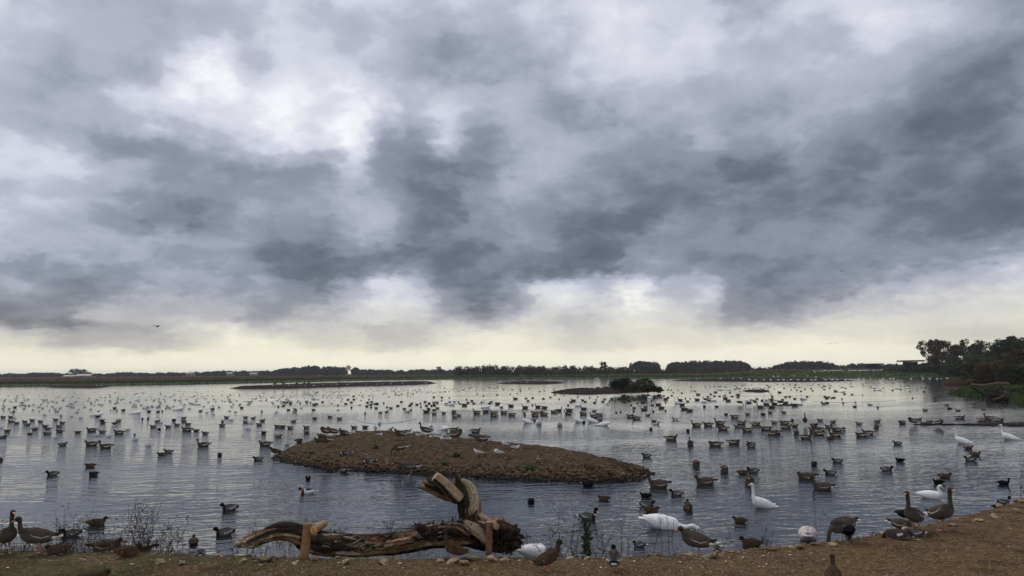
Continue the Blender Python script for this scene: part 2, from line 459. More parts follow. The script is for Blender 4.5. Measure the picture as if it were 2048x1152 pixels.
def stone_mesh(name, seed, mat, sub=1, flat=0.62):
    bm = bmesh.new(); bmesh.ops.create_icosphere(bm, subdivisions=sub, radius=1.0)
    rs = random.Random(seed)
    axs = [Vector((rs.uniform(-1, 1), rs.uniform(-1, 1), rs.uniform(-1, 1))).normalized() for _ in range(13)]
    cut = [rs.uniform(0.5, 0.82) for _ in axs]
    sx, sy = rs.uniform(0.8, 1.3), rs.uniform(0.6, 1.0)
    for v in bm.verts:
        c = v.co.copy()
        for a, k in zip(axs, cut):
            d = c.dot(a)
            if d > k: c -= a * (d - k)
        c *= 1 + 0.16 * mnoise.noise(c * 1.7 + Vector((seed * 3.1, 0, 0))) + 0.10 * mnoise.noise(c * 4.5 + Vector((seed * 1.7, 5, 0)))
        v.co = Vector((c.x * sx, c.y * sy, c.z * flat))
    me = bpy.data.meshes.new(name); bm.to_mesh(me); bm.free()
    me.materials.append(mat)
    me.polygons.foreach_set('use_smooth', np.full(len(me.polygons), False))
    return me
shore_stones = [stone_mesh('stone', 10 + k, M_stone, 2) for k in range(7)]
rock_stones = [stone_mesh('stone', 40 + k, M_rock, 1) for k in range(8)]
def rotz(rs): return (rs.uniform(-0.35, 0.35), rs.uniform(-0.35, 0.35), rs.uniform(0, 6.28))
# stones along the lip of the bank
rs = random.Random(5)
for k in range(275):
    u = rs.random()
    px = -30 + 2130 * u if k % 2 else rs.uniform(1420, 2090)
    py = np.interp(px, [p[0] for p in bank_px], [p[1] for p in bank_px])
    p = P(px, py, BZ)
    right = max(0.0, (px - 1350) / 700)
    off = rs.gauss(0.10, 0.16) + right * rs.uniform(0, 0.9)
    p = p + Vector((right * 0.25, 1, 0)).normalized() * off
    s = rs.uniform(0.03, 0.085) * (1.0 + 0.35 * right)
    if px < 420: s *= 0.6
    z = bank_z(p.x, p.y)
    link('stone', rs.choice(shore_stones), BANK, (p.x, p.y, z + s * 0.15), rotz(rs), (s, s, s * 0.8))
for px, py, s in ((968, 1107, 0.20), (946, 1118, 0.12), (985, 1120, 0.13), (1010, 1122, 0.11), (905, 1122, 0.13), (930, 1126, 0.12), (880, 1120, 0.10),
                  (530, 1121, 0.15), (485, 1120, 0.10), (770, 1122, 0.14), (690, 1120, 0.11), (630, 1117, 0.10), (590, 1126, 0.07), (365, 1124, 0.10), (320, 1122, 0.11),
                  (1540, 1098, 0.10), (1596, 1094, 0.13), (1665, 1090, 0.13), (1450, 1108, 0.14), (1420, 1112, 0.13), (2030, 1020, 0.14), (1990, 1032, 0.12), (1955, 1040, 0.11), (2040, 1000, 0.15), (1905, 1052, 0.11)):
    p = P(px, py, 0.33)
    link('stone', rs.choice(shore_stones), BANK, (p.x, p.y, bank_z(p.x, p.y) + s * 0.15), rotz(rs), (s, s, s * 0.85))
n_ = 1500; a_ = np.where(rng.random(n_) < 0.3, rng.uniform(-30, 1500, n_), rng.uniform(1420, 2120, n_)); e_ = np.interp(a_, [p[0] for p in bank_px], [p[1] for p in bank_px])
bag = Bag(); pr_ = []
for m in shore_stones[:3]:
    v_ = np.empty(len(m.vertices) * 3, np.float32); m.vertices.foreach_get('co', v_); pr_.append((v_.reshape(-1, 3), np.array([q.vertices[:] for q in m.polygons])))
for i_ in range(n_):
    ri_ = max(0.0, (a_[i_] - 1350) / 700); p = P(a_[i_], e_[i_], BZ) + Vector((ri_ * 0.25, 1, 0)).normalized() * (rng.normal() * 0.13 + 0.06 + ri_ * rng.uniform(-0.1, 0.8)); s = 0.012 + 0.032 * rng.random() ** 1.5
    v_, f_ = pr_[i_ % 3]; t_ = rng.random() * 6.28; R_ = np.array([[math.cos(t_), -math.sin(t_), 0], [math.sin(t_), math.cos(t_), 0], [0, 0, 1]])
    bag.add((v_ * s) @ R_.T + np.array([p.x, p.y, bank_z(p.x, p.y) + s * 0.2]), f_)
tag(link('rubble', bag.mesh('rubble', M_stone, False), BANK), label='small pale rubble along the edge of the bank', kind='stuff')
# clods, chips and gravel lying on the soil: nobody could count them
def scatter_pebbles(name, pts, sizes, mat, seed, colors=None, squash=0.5):
    r = np.random.default_rng(seed)
    n = len(pts)
    octv = np.array([(1, 0, 0), (0, 1, 0), (-1, 0, 0), (0, -1, 0), (0, 0, 1), (0, 0, -0.5)], float)
    octf = np.array([(0, 1, 4), (1, 2, 4), (2, 3, 4), (3, 0, 4)])
    jit = 1 + 0.5 * (r.random((n, 6, 1)) - 0.5)
    a = r.random(n) * 6.283
    el = np.stack([0.7 + r.random(n) * 0.9, 0.5 + r.random(n) * 0.5, squash * (0.6 + r.random(n) * 0.8)], 1)
    v = octv[None] * jit * el[:, None, :] * np.asarray(sizes)[:, None, None]
    ca, sa = np.cos(a)[:, None], np.sin(a)[:, None]
    x = v[:, :, 0] * ca - v[:, :, 1] * sa; y = v[:, :, 0] * sa + v[:, :, 1] * ca
    v = np.stack([x, y, v[:, :, 2]], 2) + np.asarray(pts)[:, None, :]
    f = octf[None] + (np.arange(n) * 6)[:, None, None]
    me = mesh_np(name, v.reshape(-1, 3), f.reshape(-1, 3), mat, False)
    if colors is not None: set_col(me, np.repeat(colors, 6, 0))
    return me
M_chip, h = material('soil_chips')
at = attr(h, 'col'); h.put(h.bs.inputs['Base Color'], at.outputs['Color']); h.bs.inputs['Roughness'].default_value = 0.95
h.bs.inputs['Specular IOR Level'].default_value = 0.15
n = 42000
px = rng.uniform(-60, 2110, n); v = rng.random(n)
ey = np.interp(px, [p[0] for p in bank_px], [p[1] for p in bank_px])
py = ey + (1165 - ey) * v
keepm = rng.random(n) < np.where(px < 420, 0.30, np.where(px < 1000, 0.6, 1.0))
px, py = px[keepm], py[keepm]
w = np.array([P(a, b, 0.33)[:] for a, b in zip(px, py)])
z, _ = bank_height(w[:, 0], w[:, 1]); w[:, 2] = z
sz = 0.006 + 0.017 * rng.random(len(w)) ** 2.0
t = rng.random((len(w), 1)); tt = rng.random((len(w), 1))
cc = (1 - t) * np.array([[0.05, 0.031, 0.015]]) + t * np.array([[0.26, 0.178, 0.098]])
cc = np.where(tt > 0.988, np.array([[0.34, 0.28, 0.20]]), cc)
cc = np.concatenate([cc, np.ones((len(w), 1))], 1)
me = scatter_pebbles('soil_crumbs', w, sz, M_chip, 3, cc)
tag(link('soil_crumbs', me), label='loose soil crumbs and gravel lying on the near bank', kind='stuff')

# ------------------------------------------------------------------ the gravel islet
isle_px = [(546, 917), (575, 925), (610, 932), (655, 938), (720, 943), (800, 947), (900, 953), (1000, 958), (1100, 962), (1200, 964), (1265, 962), (1302, 948), (1288, 940),
           (1240, 926), (1170, 911), (1090, 899), (1000, 889), (930, 882), (860, 874), (780, 870), (700, 871), (640, 880), (590, 894), (560, 905)]
isle_poly = smooth_poly([P(x, y, 0) for x, y in isle_px], 5)
IA = np.array(isle_poly)
def isle_height(X, Y):
    sd = poly_sd(X, Y, isle_poly)
    z = -0.35 + 0.35 * smoothstep(-0.6, 0, sd) + 0.17 * smoothstep(0, 0.45, sd) + 0.23 * smoothstep(0.2, 3.0, sd)
    z = z + (fbm(X * 1.1, Y * 1.1, 3, 11) - 0.5) * 0.24 * smoothstep(0, 0.8, sd) + (fbm(X * 5, Y * 5, 3, 12) - 0.5) * 0.10
    return z, sd
def isle_z(x, y):
    z, _ = isle_height(np.array([x]), np.array([y])); return float(z[0])
x0, y0 = IA.min(0) - 0.8; x1, y1 = IA.max(0) + 0.8
xs = np.arange(x0, x1, 0.085); ys = np.arange(y0, y1, 0.085)
X, Y = np.meshgrid(xs, ys, indexing='ij')
Z, SD = isle_height(X, Y)
Fg = grid_faces(len(xs), len(ys)); keep = (SD.ravel()[Fg] > -0.7).any(1)
me = mesh_np('gravel_islet', np.stack([X.ravel(), Y.ravel(), Z.ravel()], 1), Fg[keep], M_isle)
ISLE = tag(link('gravel_islet', me), label='low brown islet of gravel and stones in the middle of the water', kind='structure')
# stones: those on the near slope one by one, the rest joined
cand = []
r = random.Random(21)
xa, ya = IA.min(0); xb, yb = IA.max(0)
C = rng.uniform((xa, ya), (xb, yb), (60000, 2))
z, sd = isle_height(C[:, 0], C[:, 1])
front = np.interp(C[:, 0], [P(x, y, 0).x for x, y in isle_px[:12]], [P(x, y, 0).y for x, y in isle_px[:12]])
depth = C[:, 1] - front
pr = np.exp(-np.clip(depth, 0, None) / 0.85) * (0.35 + 0.65 * smoothstep(-6, 6, C[:, 0])) + 0.02
pr = np.where(C[:, 0] > P(1230, 950, 0).x, 1.0, pr)
ok = (sd > -0.05) & (rng.random(len(C)) < pr)
C = C[ok]; z = z[ok]; depth = depth[ok]
sizes = 0.035 + 0.085 * rng.random(len(C)) ** 1.8
sizes *= np.where(depth < 1.2, 1.0, 0.6)
# thin out so that stones lie beside and not inside each other
cell = {}; sel = []
for i in np.argsort(-sizes):
    x, y = C[i]; s = sizes[i]; kx, ky = int(x // 0.25), int(y // 0.25); bad = False
    for a in (-1, 0, 1):
        for b in (-1, 0, 1):
            for (qx, qy, qs) in cell.get((kx + a, ky + b), ()):
                if (qx - x) ** 2 + (qy - y) ** 2 < (0.62 * (qs + s)) ** 2: bad = True
    if not bad:
        cell.setdefault((kx, ky), []).append((x, y, s)); sel.append(i)
sel = np.array(sel)
order = sel[np.argsort(-sizes[sel])]
for i in order[:300]:
    s = float(sizes[i])
    link('stone', r.choice(rock_stones), ISLE, (C[i, 0], C[i, 1], float(z[i]) + s * 0.25), rotz(r), (s * 1.1, s, s * r.uniform(0.8, 1.1)))
rest = order[300:4300]
bag = Bag()
protos = []
for m in rock_stones:
    v = np.empty(len(m.vertices) * 3, np.float32); m.vertices.foreach_get('co', v)
    protos.append((v.reshape(-1, 3), np.array([p.vertices[:] for p in m.polygons])))
for i in rest:
    v, f = r.choice(protos); s = float(sizes[i]); a = r.uniform(0, 6.28)
    R = np.array([[math.cos(a), -math.sin(a), 0], [math.sin(a), math.cos(a), 0], [0, 0, 1]])
    bag.add((v * s) @ R.T + np.array([C[i, 0], C[i, 1], z[i] + s * 0.2]), f)
me = bag.mesh('small_stones', M_rock)
tag(link('small_stones', me, ISLE), label='small stones packed along the islet shore', kind='stuff')
n = 26000
C = rng.uniform((xa, ya), (xb, yb), (n, 2)); z, sd = isle_height(C[:, 0], C[:, 1]); ok = sd > 0.1; C = C[ok]; z = z[ok]
w = np.column_stack([C, z]); sz = 0.012 + 0.026 * rng.random(len(w)) ** 2.2
t = rng.random((len(w), 1)); tt = rng.random((len(w), 1))
cc = (1 - t) * np.array([[0.028, 0.018, 0.010]]) + t * np.array([[0.15, 0.102, 0.056]])
cc = np.where(tt > 0.975, np.array([[0.38, 0.34, 0.27]]), cc)
me = scatter_pebbles('gravel', w, sz, M_chip, 4, np.concatenate([cc, np.ones((len(w), 1))], 1), 0.6)
tag(link('gravel', me, ISLE), label='loose gravel over the islet', kind='stuff')

# ------------------------------------------------------------------ low mud islets farther out
def mound(name, label, px_list, hgt, step, seed, mat=M_mud, ramp=1.5, lump=0.25):
    poly = smooth_poly([P(x, y, 0) for x, y in px_list], 6)
    A = np.array(poly); a0 = A.min(0) - step * 2; a1 = A.max(0) + step * 2
    xs = np.arange(a0[0], a1[0], step); ys = np.arange(a0[1], a1[1], step)
    X, Y = np.meshgrid(xs, ys, indexing='ij'); sd = poly_sd(X, Y, poly)
    Z = -0.2 + (hgt + 0.2) * smoothstep(-0.5 * ramp, ramp, sd) + (fbm(X / (step * 3), Y / (step * 3), 3, seed) - 0.5) * lump * smoothstep(0, ramp, sd)
    Fg = grid_faces(len(xs), len(ys)); keep = (sd.ravel()[Fg] > -ramp).any(1)
    o = link(name, mesh_np(name, np.stack([X.ravel(), Y.ravel(), Z.ravel()], 1), Fg[keep], mat))
    return tag(o, label=label, kind='structure')
mound('mud_islet', 'long dark mud islet lined with gulls and cormorants', [(458, 777), (520, 777), (600, 776), (680, 773), (760, 771), (830, 769), (872, 767), (860, 765), (800, 766), (700, 768), (600, 771), (520, 774)], 0.55, 0.6, 31, ramp=3.0)
mound('mud_islet', 'short dark mud islet beyond the gull flock', [(992, 767), (1040, 768), (1090, 768), (1134, 766), (1090, 764.5), (1030, 764.5)], 0.40, 0.6, 32, ramp=3.0)
mound('mud_islet', 'thin dark mud islet close to the far green bank', [(90, 774.5), (140, 775.5), (190, 775.5), (222, 773.5), (190, 772), (130, 772.5)], 0.45, 0.6, 33, ramp=2.5)
mound('mud_islet', 'brown mud islet crowded with ducks around the green bush', [(1096, 786), (1130, 788), (1180, 788.5), (1230, 787), (1290, 785), (1320, 783), (1335, 781.5), (1320, 777), (1260, 775), (1200, 775), (1140, 778), (1108, 782)], 0.16, 0.25, 34, ramp=1.5, lump=0.22)
mound('mud_islet', 'small brown mud islet with ducks and geese on the bright water', [(1478, 782.5), (1500, 784.5), (1530, 784.8), (1545, 783), (1538, 780), (1510, 779.2), (1486, 780.2)], 0.10, 0.25, 35, ramp=1.2, lump=0.18)
mound('mud_strip', 'dark mud strip lined with swans below the far bank', [(1340, 761.5), (1440, 763), (1560, 763.5), (1650, 763), (1712, 761), (1640, 759), (1500, 759), (1400, 759.5)], 0.30, 0.7, 36, ramp=3.0)
mound('gravel_spit', 'thin spit of wet stones reaching into the bright water', [(1790, 848.5), (1850, 850), (1920, 850.5), (1990, 851.8), (2060, 853), (2150, 854), (2150, 845), (2060, 845), (2000, 847), (1930, 848.7), (1860, 848.6)], 0.07, 0.09, 37, M_isle, 0.35, 0.12)
mound('gravel_spit', 'submerged bar where the geese feed', [(1545, 810.5), (1580, 811.2), (1612, 810.4), (1600, 809), (1570, 808.8)], 0.05, 0.15, 38, M_isle, 0.4, 0.06)

# ------------------------------------------------------------------ far bank and the marsh behind it
shore_px = [(-900, 780), (-400, 776), (0, 773.3), (180, 771.8), (350, 769.2), (480, 766.5), (620, 763.5), (760, 760.3), (900, 758.6), (1024, 757.6), (1200, 757.4),
            (1400, 757.0), (1560, 756.6), (1700, 756.0), (1800, 755.8), (1880, 755.3), (1920, 755.6), (1912, 758.5), (1905, 763), (1925, 769), (1965, 774), (1950, 777), (1925, 781), (1893, 788), (1930, 792.5), (1975, 796), (2010, 801), (2048, 812), (2120, 822), (2400, 830)]
shore_w = [P(x, y, 0) for x, y in shore_px]
land_poly = [(p.x, p.y) for p in shore_w] + [(900, 70), (2600, 300), (2600, 3000), (-2600, 3000), (-2600, 300)]
def land_height(X, Y):
    sd = poly_sd(X, Y, land_poly)
    near = smoothstep(0, 6, np.clip(Y - 60, 0, 1e9) / 25)
    z = -0.25 + 0.25 * smoothstep(-2, 0, sd) + 0.55 * smoothstep(0, 2.5, sd)
    az = np.degrees(np.arctan2(X, Y))
    # the field on the right stands higher than the marsh
    z = z + 1.75 * smoothstep(14, 20, az) * smoothstep(2, 55, sd)
    z = z + (fbm(X * 0.12, Y * 0.12, 4, 51) - 0.5) * 0.5 * smoothstep(0, 8, sd)
    return z, sd
def land_z(x, y):
    z, _ = land_height(np.array([x]), np.array([y])); return float(z[0])
u = np.linspace(math.radians(-48), math.radians(48), 620)
dist = np.concatenate([np.geomspace(52, 480, 300), np.geomspace(480, 2300, 50)[1:]])
D, U = np.meshgrid(dist, u, indexing='ij')
X = D * np.sin(U); Y = D * np.cos(U)
Z, SD = land_height(X, Y)
Fg = grid_faces(len(dist), len(u)); keep = (SD.ravel()[Fg] > -3.0).any(1)
me = mesh_np('far_marsh', np.stack([X.ravel(), Y.ravel(), Z.ravel()], 1), Fg[keep][:, ::-1], M_land)
a = me.attributes.new('inland', 'FLOAT', 'POINT')
az = np.degrees(U)
wid = np.interp(az, [-34, -20, 0, 12, 20, 34], [60, 70, 100, 90, 70, 200])
inl = np.clip(SD / (2 * wid), 0, 1)
a.data.foreach_set('value', inl.ravel().astype(np.float32))
tag(link('far_marsh', me), label='flat green and brown marsh beyond the lake', kind='structure')

# ------------------------------------------------------------------ foliage
def leaf_material(name, lo, hi, scale=0.5):
    M, h = material(name)
    pos = h.node('ShaderNodeNewGeometry').outputs['Position']
    oi = h.node('ShaderNodeObjectInfo')
    n = h.noise(pos, scale, 4.0, 0.65)
    f = h.m('MULTIPLY_ADD', h.m('SUBTRACT', oi.outputs['Random'], 0.5), 0.35, n.outputs['Fac'])
    h.put(h.bs.inputs['Base Color'], h.ramp(f, [(0.3, lo), (0.7, hi)]))
    h.bs.inputs['Roughness'].default_value = 0.9; h.bs.inputs['Specular IOR Level'].default_value = 0.1
    return M
M_fardark = leaf_material('far_wood_leaves', (0.020, 0.026, 0.024), (0.042, 0.048, 0.038), 0.05)
M_hedge = leaf_material('hedge_leaves', (0.038, 0.036, 0.018), (0.105, 0.085, 0.040), 0.10)
M_autumn = leaf_material('autumn_leaves', (0.032, 0.023, 0.010), (0.085, 0.054, 0.024), 0.35)
M_dgreen = leaf_material('dark_green_leaves', (0.018, 0.028, 0.010), (0.055, 0.068, 0.024), 0.35)
M_lgreen = leaf_material('grey_green_leaves', (0.045, 0.062, 0.030), (0.090, 0.110, 0.055), 0.4)
M_reed = leaf_material('brown_reed', (0.080, 0.052, 0.030), (0.19, 0.125, 0.070), 0.08)
M_grass = leaf_material('marsh_grass', (0.030, 0.048, 0.012), (0.085, 0.120, 0.034), 0.12)
M_tuft = leaf_material('tuft_leaves', (0.012, 0.024, 0.010), (0.040, 0.065, 0.024), 3.0)
M_bark = leaf_material('tree_bark', (0.020, 0.016, 0.012), (0.050, 0.040, 0.030), 2.0)
M_weed = leaf_material('dead_weed_stem', (0.018, 0.011, 0.009), (0.055, 0.034, 0.026), 8.0)
M_drygrass = leaf_material('dry_grass', (0.090, 0.062, 0.032), (0.21, 0.155, 0.085), 5.0)

def leaf_quads(centers, size, r, flat=0.0):
    """little randomly turned diamond-shaped leaf faces"""
    n = len(centers)
    a = r.normal(size=(n, 3)); a[:, 2] *= (1 - flat); a /= np.linalg.norm(a, axis=1)[:, None] + 1e-9
    b = np.cross(a, r.normal(size=(n, 3))); b /= np.linalg.norm(b, axis=1)[:, None] + 1e-9
    s = (size * (0.6 + 0.8 * r.random(n)))[:, None]
    V = np.stack([centers + a * s, centers + b * s * 0.55, centers - a * s, centers - b * s * 0.55], 1).reshape(-1, 3)
    Fq = np.arange(n * 4).reshape(-1, 4)
    return V, Fq
def blob_points(n, r, rad, shell=0.55):
    d = r.normal(size=(n, 3)); d /= np.linalg.norm(d, axis=1)[:, None]
    rr = shell + (1 - shell) * r.random(n) ** 0.5
    return d * rr[:, None] * np.asarray(rad)
def blades(base, h, w, r, lean=0.25):
    """upright tapering blades, one triangle pair each"""
    n = len(base); a = r.random(n) * 6.283
    dx = np.stack([np.cos(a), np.sin(a), np.zeros(n)], 1) * (w / 2)[:, None] if hasattr(w, '__len__') else np.stack([np.cos(a), np.sin(a), np.zeros(n)], 1) * w / 2
    lean_v = np.column_stack([r.normal(size=(n, 2)) * lean, np.ones(n)]) * h[:, None]
    mid = base + lean_v * 0.55; top = base + lean_v + np.column_stack([r.normal(size=(n, 2)) * lean * 0.5 * h[:, None], np.zeros(n)])
    V = np.stack([base - dx, base + dx, mid + dx * 0.7, mid - dx * 0.7, top], 1).reshape(-1, 3)
    k = np.arange(n)[:, None] * 5
    Ft = np.concatenate([k + np.array([[0, 1, 2]]), k + np.array([[0, 2, 3]]), k + np.array([[3, 2, 4]])])
    return V, Ft
def tube(path, rad, nseg=6, cap=True):
    path = np.asarray(path, float); rad = np.asarray(rad, float); n = len(path)
    T = np.gradient(path, axis=0); T /= np.linalg.norm(T, axis=1)[:, None] + 1e-9
    up = np.array([0, 0, 1.0]) if abs(T[0][2]) < 0.9 else np.array([1.0, 0, 0])
    V = []
    N = np.cross(T[0], up); N /= np.linalg.norm(N)
    for i in range(n):
        N = N - T[i] * N.dot(T[i]); N /= np.linalg.norm(N) + 1e-9
        B = np.cross(T[i], N)
        a = np.arange(nseg) * 2 * np.pi / nseg
        V.append(path[i] + rad[i] * (np.cos(a)[:, None] * N + np.sin(a)[:, None] * B))
    V = np.concatenate(V); Fq = grid_faces(n, nseg, True)
    Ft = np.concatenate([Fq[:, [0, 1, 2]], Fq[:, [0, 2, 3]]])
    if cap:
        V = np.concatenate([V, path[:1], path[-1:]]); k = np.arange(nseg); k2 = (k + 1) % nseg
        c0 = len(V) - 2; c1 = len(V) - 1; e = (n - 1) * nseg
        Ft = np.concatenate([Ft, np.stack([np.full(nseg, c0), k, k2], 1), np.stack([np.full(nseg, c1), e + k2, e + k], 1)])
    return V, Ft

# ---- far woods: each reads as one mass
def wood(label, prof, Y, mat, seed, depth=60, base_z=0.6, leaf=1.0, dens=1.0, name='far_wood', crown=3.6, trunk=0.0):
    """crowns filling the outline prof = [(px, top py) ...] at distance Y"""
    r = np.random.default_rng(seed); bag = Bag()
    pxs = [p[0] for p in prof]; pys = [p[1] for p in prof]
    w_px = F / Y * crown
    n = int((pxs[-1] - pxs[0]) / w_px * 3.4 * dens) + 2
    for k in range(n):
        px = r.uniform(pxs[0] + w_px * 0.4, pxs[-1] - w_px * 0.4); yy = Y + r.uniform(0, depth)
        top = PY(px, np.interp(px, pxs, pys), yy)
        Ht = top.z - base_z - abs(r.normal()) * 0.8
        if k % 3: Ht *= r.uniform(0.6, 1.0)
        lo = base_z + Ht * trunk
        hz = max(0.6, (base_z + Ht - lo) / 2); rw = crown * r.uniform(0.6, 1.1)
        c = np.array([top.x, yy, lo + hz])
        m = int(110 * dens * (hz * rw) / (3 * 3.6)) + 30
        pts = blob_points(m, r, (rw, rw, hz), 0.35) + c
        V, Fq = leaf_quads(pts, leaf, r); bag.add(V, Fq)
        if trunk:
            V, Ft = tube([(c[0], yy, base_z - 0.5), (c[0], yy, lo + hz)], [0.25, 0.15], 3, False)
            bag.add(V[:, :], np.column_stack([Ft, Ft[:, 2]]))
    o = link(name, bag.mesh(name, mat, False))
    return tag(o, label=label, kind='stuff')
wood('long low treeline of grey woodland on the horizon', [(-60, 747), (0, 747), (60, 745.6), (90, 745), (130, 747), (200, 747), (240, 745), (256, 742.5), (270, 745.5), (330, 745), (400, 744), (448, 740.5), (475, 741), (512, 742), (560, 742), (600, 742)], 900, M_fardark, 1, leaf=1.5, crown=6)
wood('dark wooded rise on the horizon beyond the long mud islet', [(505, 742), (540, 741), (562, 737), (580, 734), (600, 733), (620, 731), (645, 732), (660, 732), (690, 731.5), (700, 733), (720, 737.5), (760, 739.5), (800, 738.5), (860, 738), (912, 739), (930, 740)], 820, M_fardark, 2, leaf=1.3, crown=5)
wood('brown green scrub ridge along the middle of the far marsh', [(908, 734), (916, 730), (930, 729), (950, 731), (975, 728), (1010, 730), (1060, 728.5), (1100, 731), (1135, 729), (1150, 727), (1165, 730), (1200, 731), (1260, 732.5), (1330, 734), (1400, 735), (1500, 734), (1560, 734), (1640, 734), (1700, 733)], 430, M_hedge, 3, leaf=0.5, crown=2.6, depth=40, dens=1.5)
wood('small flat-topped pine wood with trunks showing, on the horizon', [(1259, 726), (1264, 722.5), (1280, 721.5), (1300, 722), (1312, 723.5), (1318, 727)], 640, M_fardark, 4, leaf=0.65, crown=3.5, trunk=0.42, dens=2.2)
wood('long dark flat-topped wood on the horizon', [(1332, 730), (1340, 724.5), (1356, 721.5), (1400, 720), (1450, 720), (1480, 721), (1492, 724), (1500, 731)], 640, M_fardark, 5, leaf=0.65, crown=3.5, dens=2.4)
wood('dark wood with a rounded top beyond the swan field', [(1546, 731), (1560, 727), (1578, 722), (1602, 719.5), (1620, 721.5), (1645, 720.5), (1660, 723), (1670, 727), (1678, 733)], 620, M_fardark, 6, leaf=0.65, crown=3.4, dens=2.4)
wood('dark scrub in front of the larger bird hide', [(1770, 738), (1790, 732), (1808, 730), (1830, 727), (1850, 724), (1880, 722), (1935, 728)], 305, M_dgreen, 8, leaf=0.45, crown=2.2, dens=1.3, base_z=2.2, depth=20)
wood('low far hedge beside the dark bird hide', [(1670, 733), (1688, 730), (1703, 725), (1716, 726), (1732, 725), (1745, 728), (1790, 727), (1820, 727), (1860, 728)], 560, M_fardark, 7, leaf=0.9, crown=3.4, dens=1.2, base_z=1.5)

# ---- single trees: a trunk with limbs, and a crown of leaf clumps
def tree_meshes(seed, mat, H=10.0, W=3.6, nclump=26, per=120, leaf=0.24, bare=0.28, sparse=1.0):
    r = np.random.default_rng(seed); bt = Bag(); bc = Bag()
    top = H * 0.86
    pth = [(0, 0, -0.6)]; x = y = 0
    for k in range(1, 7):
        x += r.normal() * 0.12; y += r.normal() * 0.12; pth.append((x, y, top * k / 6))
    bt.add(*tube(pth, np.linspace(0.26, 0.05, 7) * H / 10, 7))
    for k in range(nclump):
        t = bare + (1 - bare) * r.random() ** 0.8; z = H * t
        prof = math.sqrt(max(0.05, 1 - ((t - 0.55) / 0.55) ** 2))
        a = r.random() * 6.283; d = W * prof * (0.25 + 0.75 * r.random() ** 0.6)
        c = np.array([math.cos(a) * d, math.sin(a) * d, min(z, H * 0.95)])
        s = W * r.uniform(0.20, 0.36)
        b = np.array(pth[max(1, min(6, int(t * 6 * 0.8)))]) * np.array([1, 1, 0.9])
        mid = (b + c) / 2 + r.normal(size=3) * 0.2
        bt.add(*tube([b, mid, c], [0.085 * H / 10, 0.05 * H / 10, 0.02], 5))
        pts = blob_points(int(per * sparse), r, (s * 1.15, s * 1.15, s * 0.8), 0.3) + c
        V, Fq = leaf_quads(pts, leaf, r); bc.add(V, Fq)
    return bt.mesh('trunk', M_bark), bc.mesh('crown', mat, False)
TREES = [tree_meshes(101, M_autumn), tree_meshes(102, M_dgreen), tree_meshes(103, M_autumn, sparse=0.55, nclump=20), tree_meshes(104, M_dgreen, W=4.4, nclump=34, bare=0.12),
         tree_meshes(105, M_lgreen, W=4.6, nclump=26, bare=0.05), tree_meshes(106, M_autumn, W=4.2, nclump=34, bare=0.10), tree_meshes(107, M_dgreen, W=3.0, nclump=18, sparse=0.7)]
TREE_LABELS = []
def tree(px, top, Y, kind, width, label, name='tree', group='trees in the wood by the right shore'):
    if px < 1935: Y *= 1.22; width *= 1.2
    b = PY(px, 745, Y); z0 = land_z(b.x, b.y)
    H = PY(px, top, Y).z - z0
    o = link(name, None, None, (b.x, b.y, z0), (0, 0, random.uniform(0, 6.28)))
    s = H / 10.0; sw = width / 7.6
    o.scale = (sw, sw, s)
    tag(o, label, 'tree' if name == 'tree' else 'bush', group)
    t, c = TREES[kind]
    link('trunk', t, o); link('crown', c, o)
    return o
tree(1858, 683, 250, 2, 7.5, 'leftmost tree of the shore wood, sparse brown crown beside the bird hide')
tree(1875, 679, 255, 1, 6.5, 'tall dark tree whose top stands behind the sparse leftmost brown tree')
tree(1894, 683, 245, 5, 9.5, 'broad rust-brown tree, second crown from the bird hide')
tree(1910, 690, 262, 0, 6.5, 'lower brown tree at the foot of the rust-brown one')
tree(1922, 683, 240, 6, 5.5, 'thin dark tree with ragged crown and sky showing through')
tree(1940, 680, 238, 2, 6.0, 'open brown-topped tree in the dip of the shore wood')
tree(1957, 688, 250, 1, 7.0, 'dark green tree between the open tree and the tall dark ones')
tree(1978, 681, 225, 3, 8.5, 'wide dark evergreen-looking tree with a rounded top')
tree(1996, 686, 235, 2, 6.5, 'pale sparse tree between two dark crowns of the shore wood')
tree(2014, 679, 215, 3, 8.5, 'big dark tree rising towards the right end of the wood')
tree(2036, 673, 205, 1, 8.5, 'tallest dark tree at the right edge of the photo')
tree(2060, 668, 200, 3, 9.0, 'dark tree cut by the right edge behind the tallest one')
tree(2034, 706, 150, 3, 7.5, 'near dark bushy tree in front of the tallest tree')
tree(2062, 700, 138, 5, 7.5, 'near brown-green tree cut by the right edge, lower front of the wood')
tree(2004, 712, 165, 3, 6.5, 'low dense dark tree behind the green bank')
tree(1985, 722, 160, 5, 5.5, 'low brown thicket tree above the reed clump')
tree(1925, 712, 215, 3, 9.0, 'low dark understorey tree below the ragged thin tree')
tree(1890, 712, 230, 5, 9.0, 'low brown understorey tree below the rust-brown tree')
tree(1958, 708, 215, 3, 9.0, 'low dark understorey tree left of the grey-green bush')
tree(1962, 713, 150, 4, 5.2, 'rounded grey-green willow bush standing out before the dark wood', 'bush', 'bushes by the right shore')
tree(1954, 730, 128, 5, 4.2, 'brown leafless scrub right above the reed clump', 'bush', 'bushes by the right shore')
tree(1975, 728, 122, 5, 4.6, 'brown leafless scrub between the reed clump and the willow bush', 'bush', 'bushes by the right shore')
tree(1917, 733, 170, 3, 4.5, 'small round dark bush on the green bank left of the scrub', 'bush', 'bushes by the right shore')
tree(1867, 735, 260, 3, 6.0, 'small dark bush at the foot of the leftmost tree', 'bush', 'bushes by the right shore')
tree(2022, 735, 112, 5, 4.0, 'brown bramble thicket above the green bank near the right edge', 'bush', 'bushes by the right shore')
tree(2050, 728, 105, 3, 4.5, 'dark bramble thicket cut by the right edge', 'bush', 'bushes by the right shore')
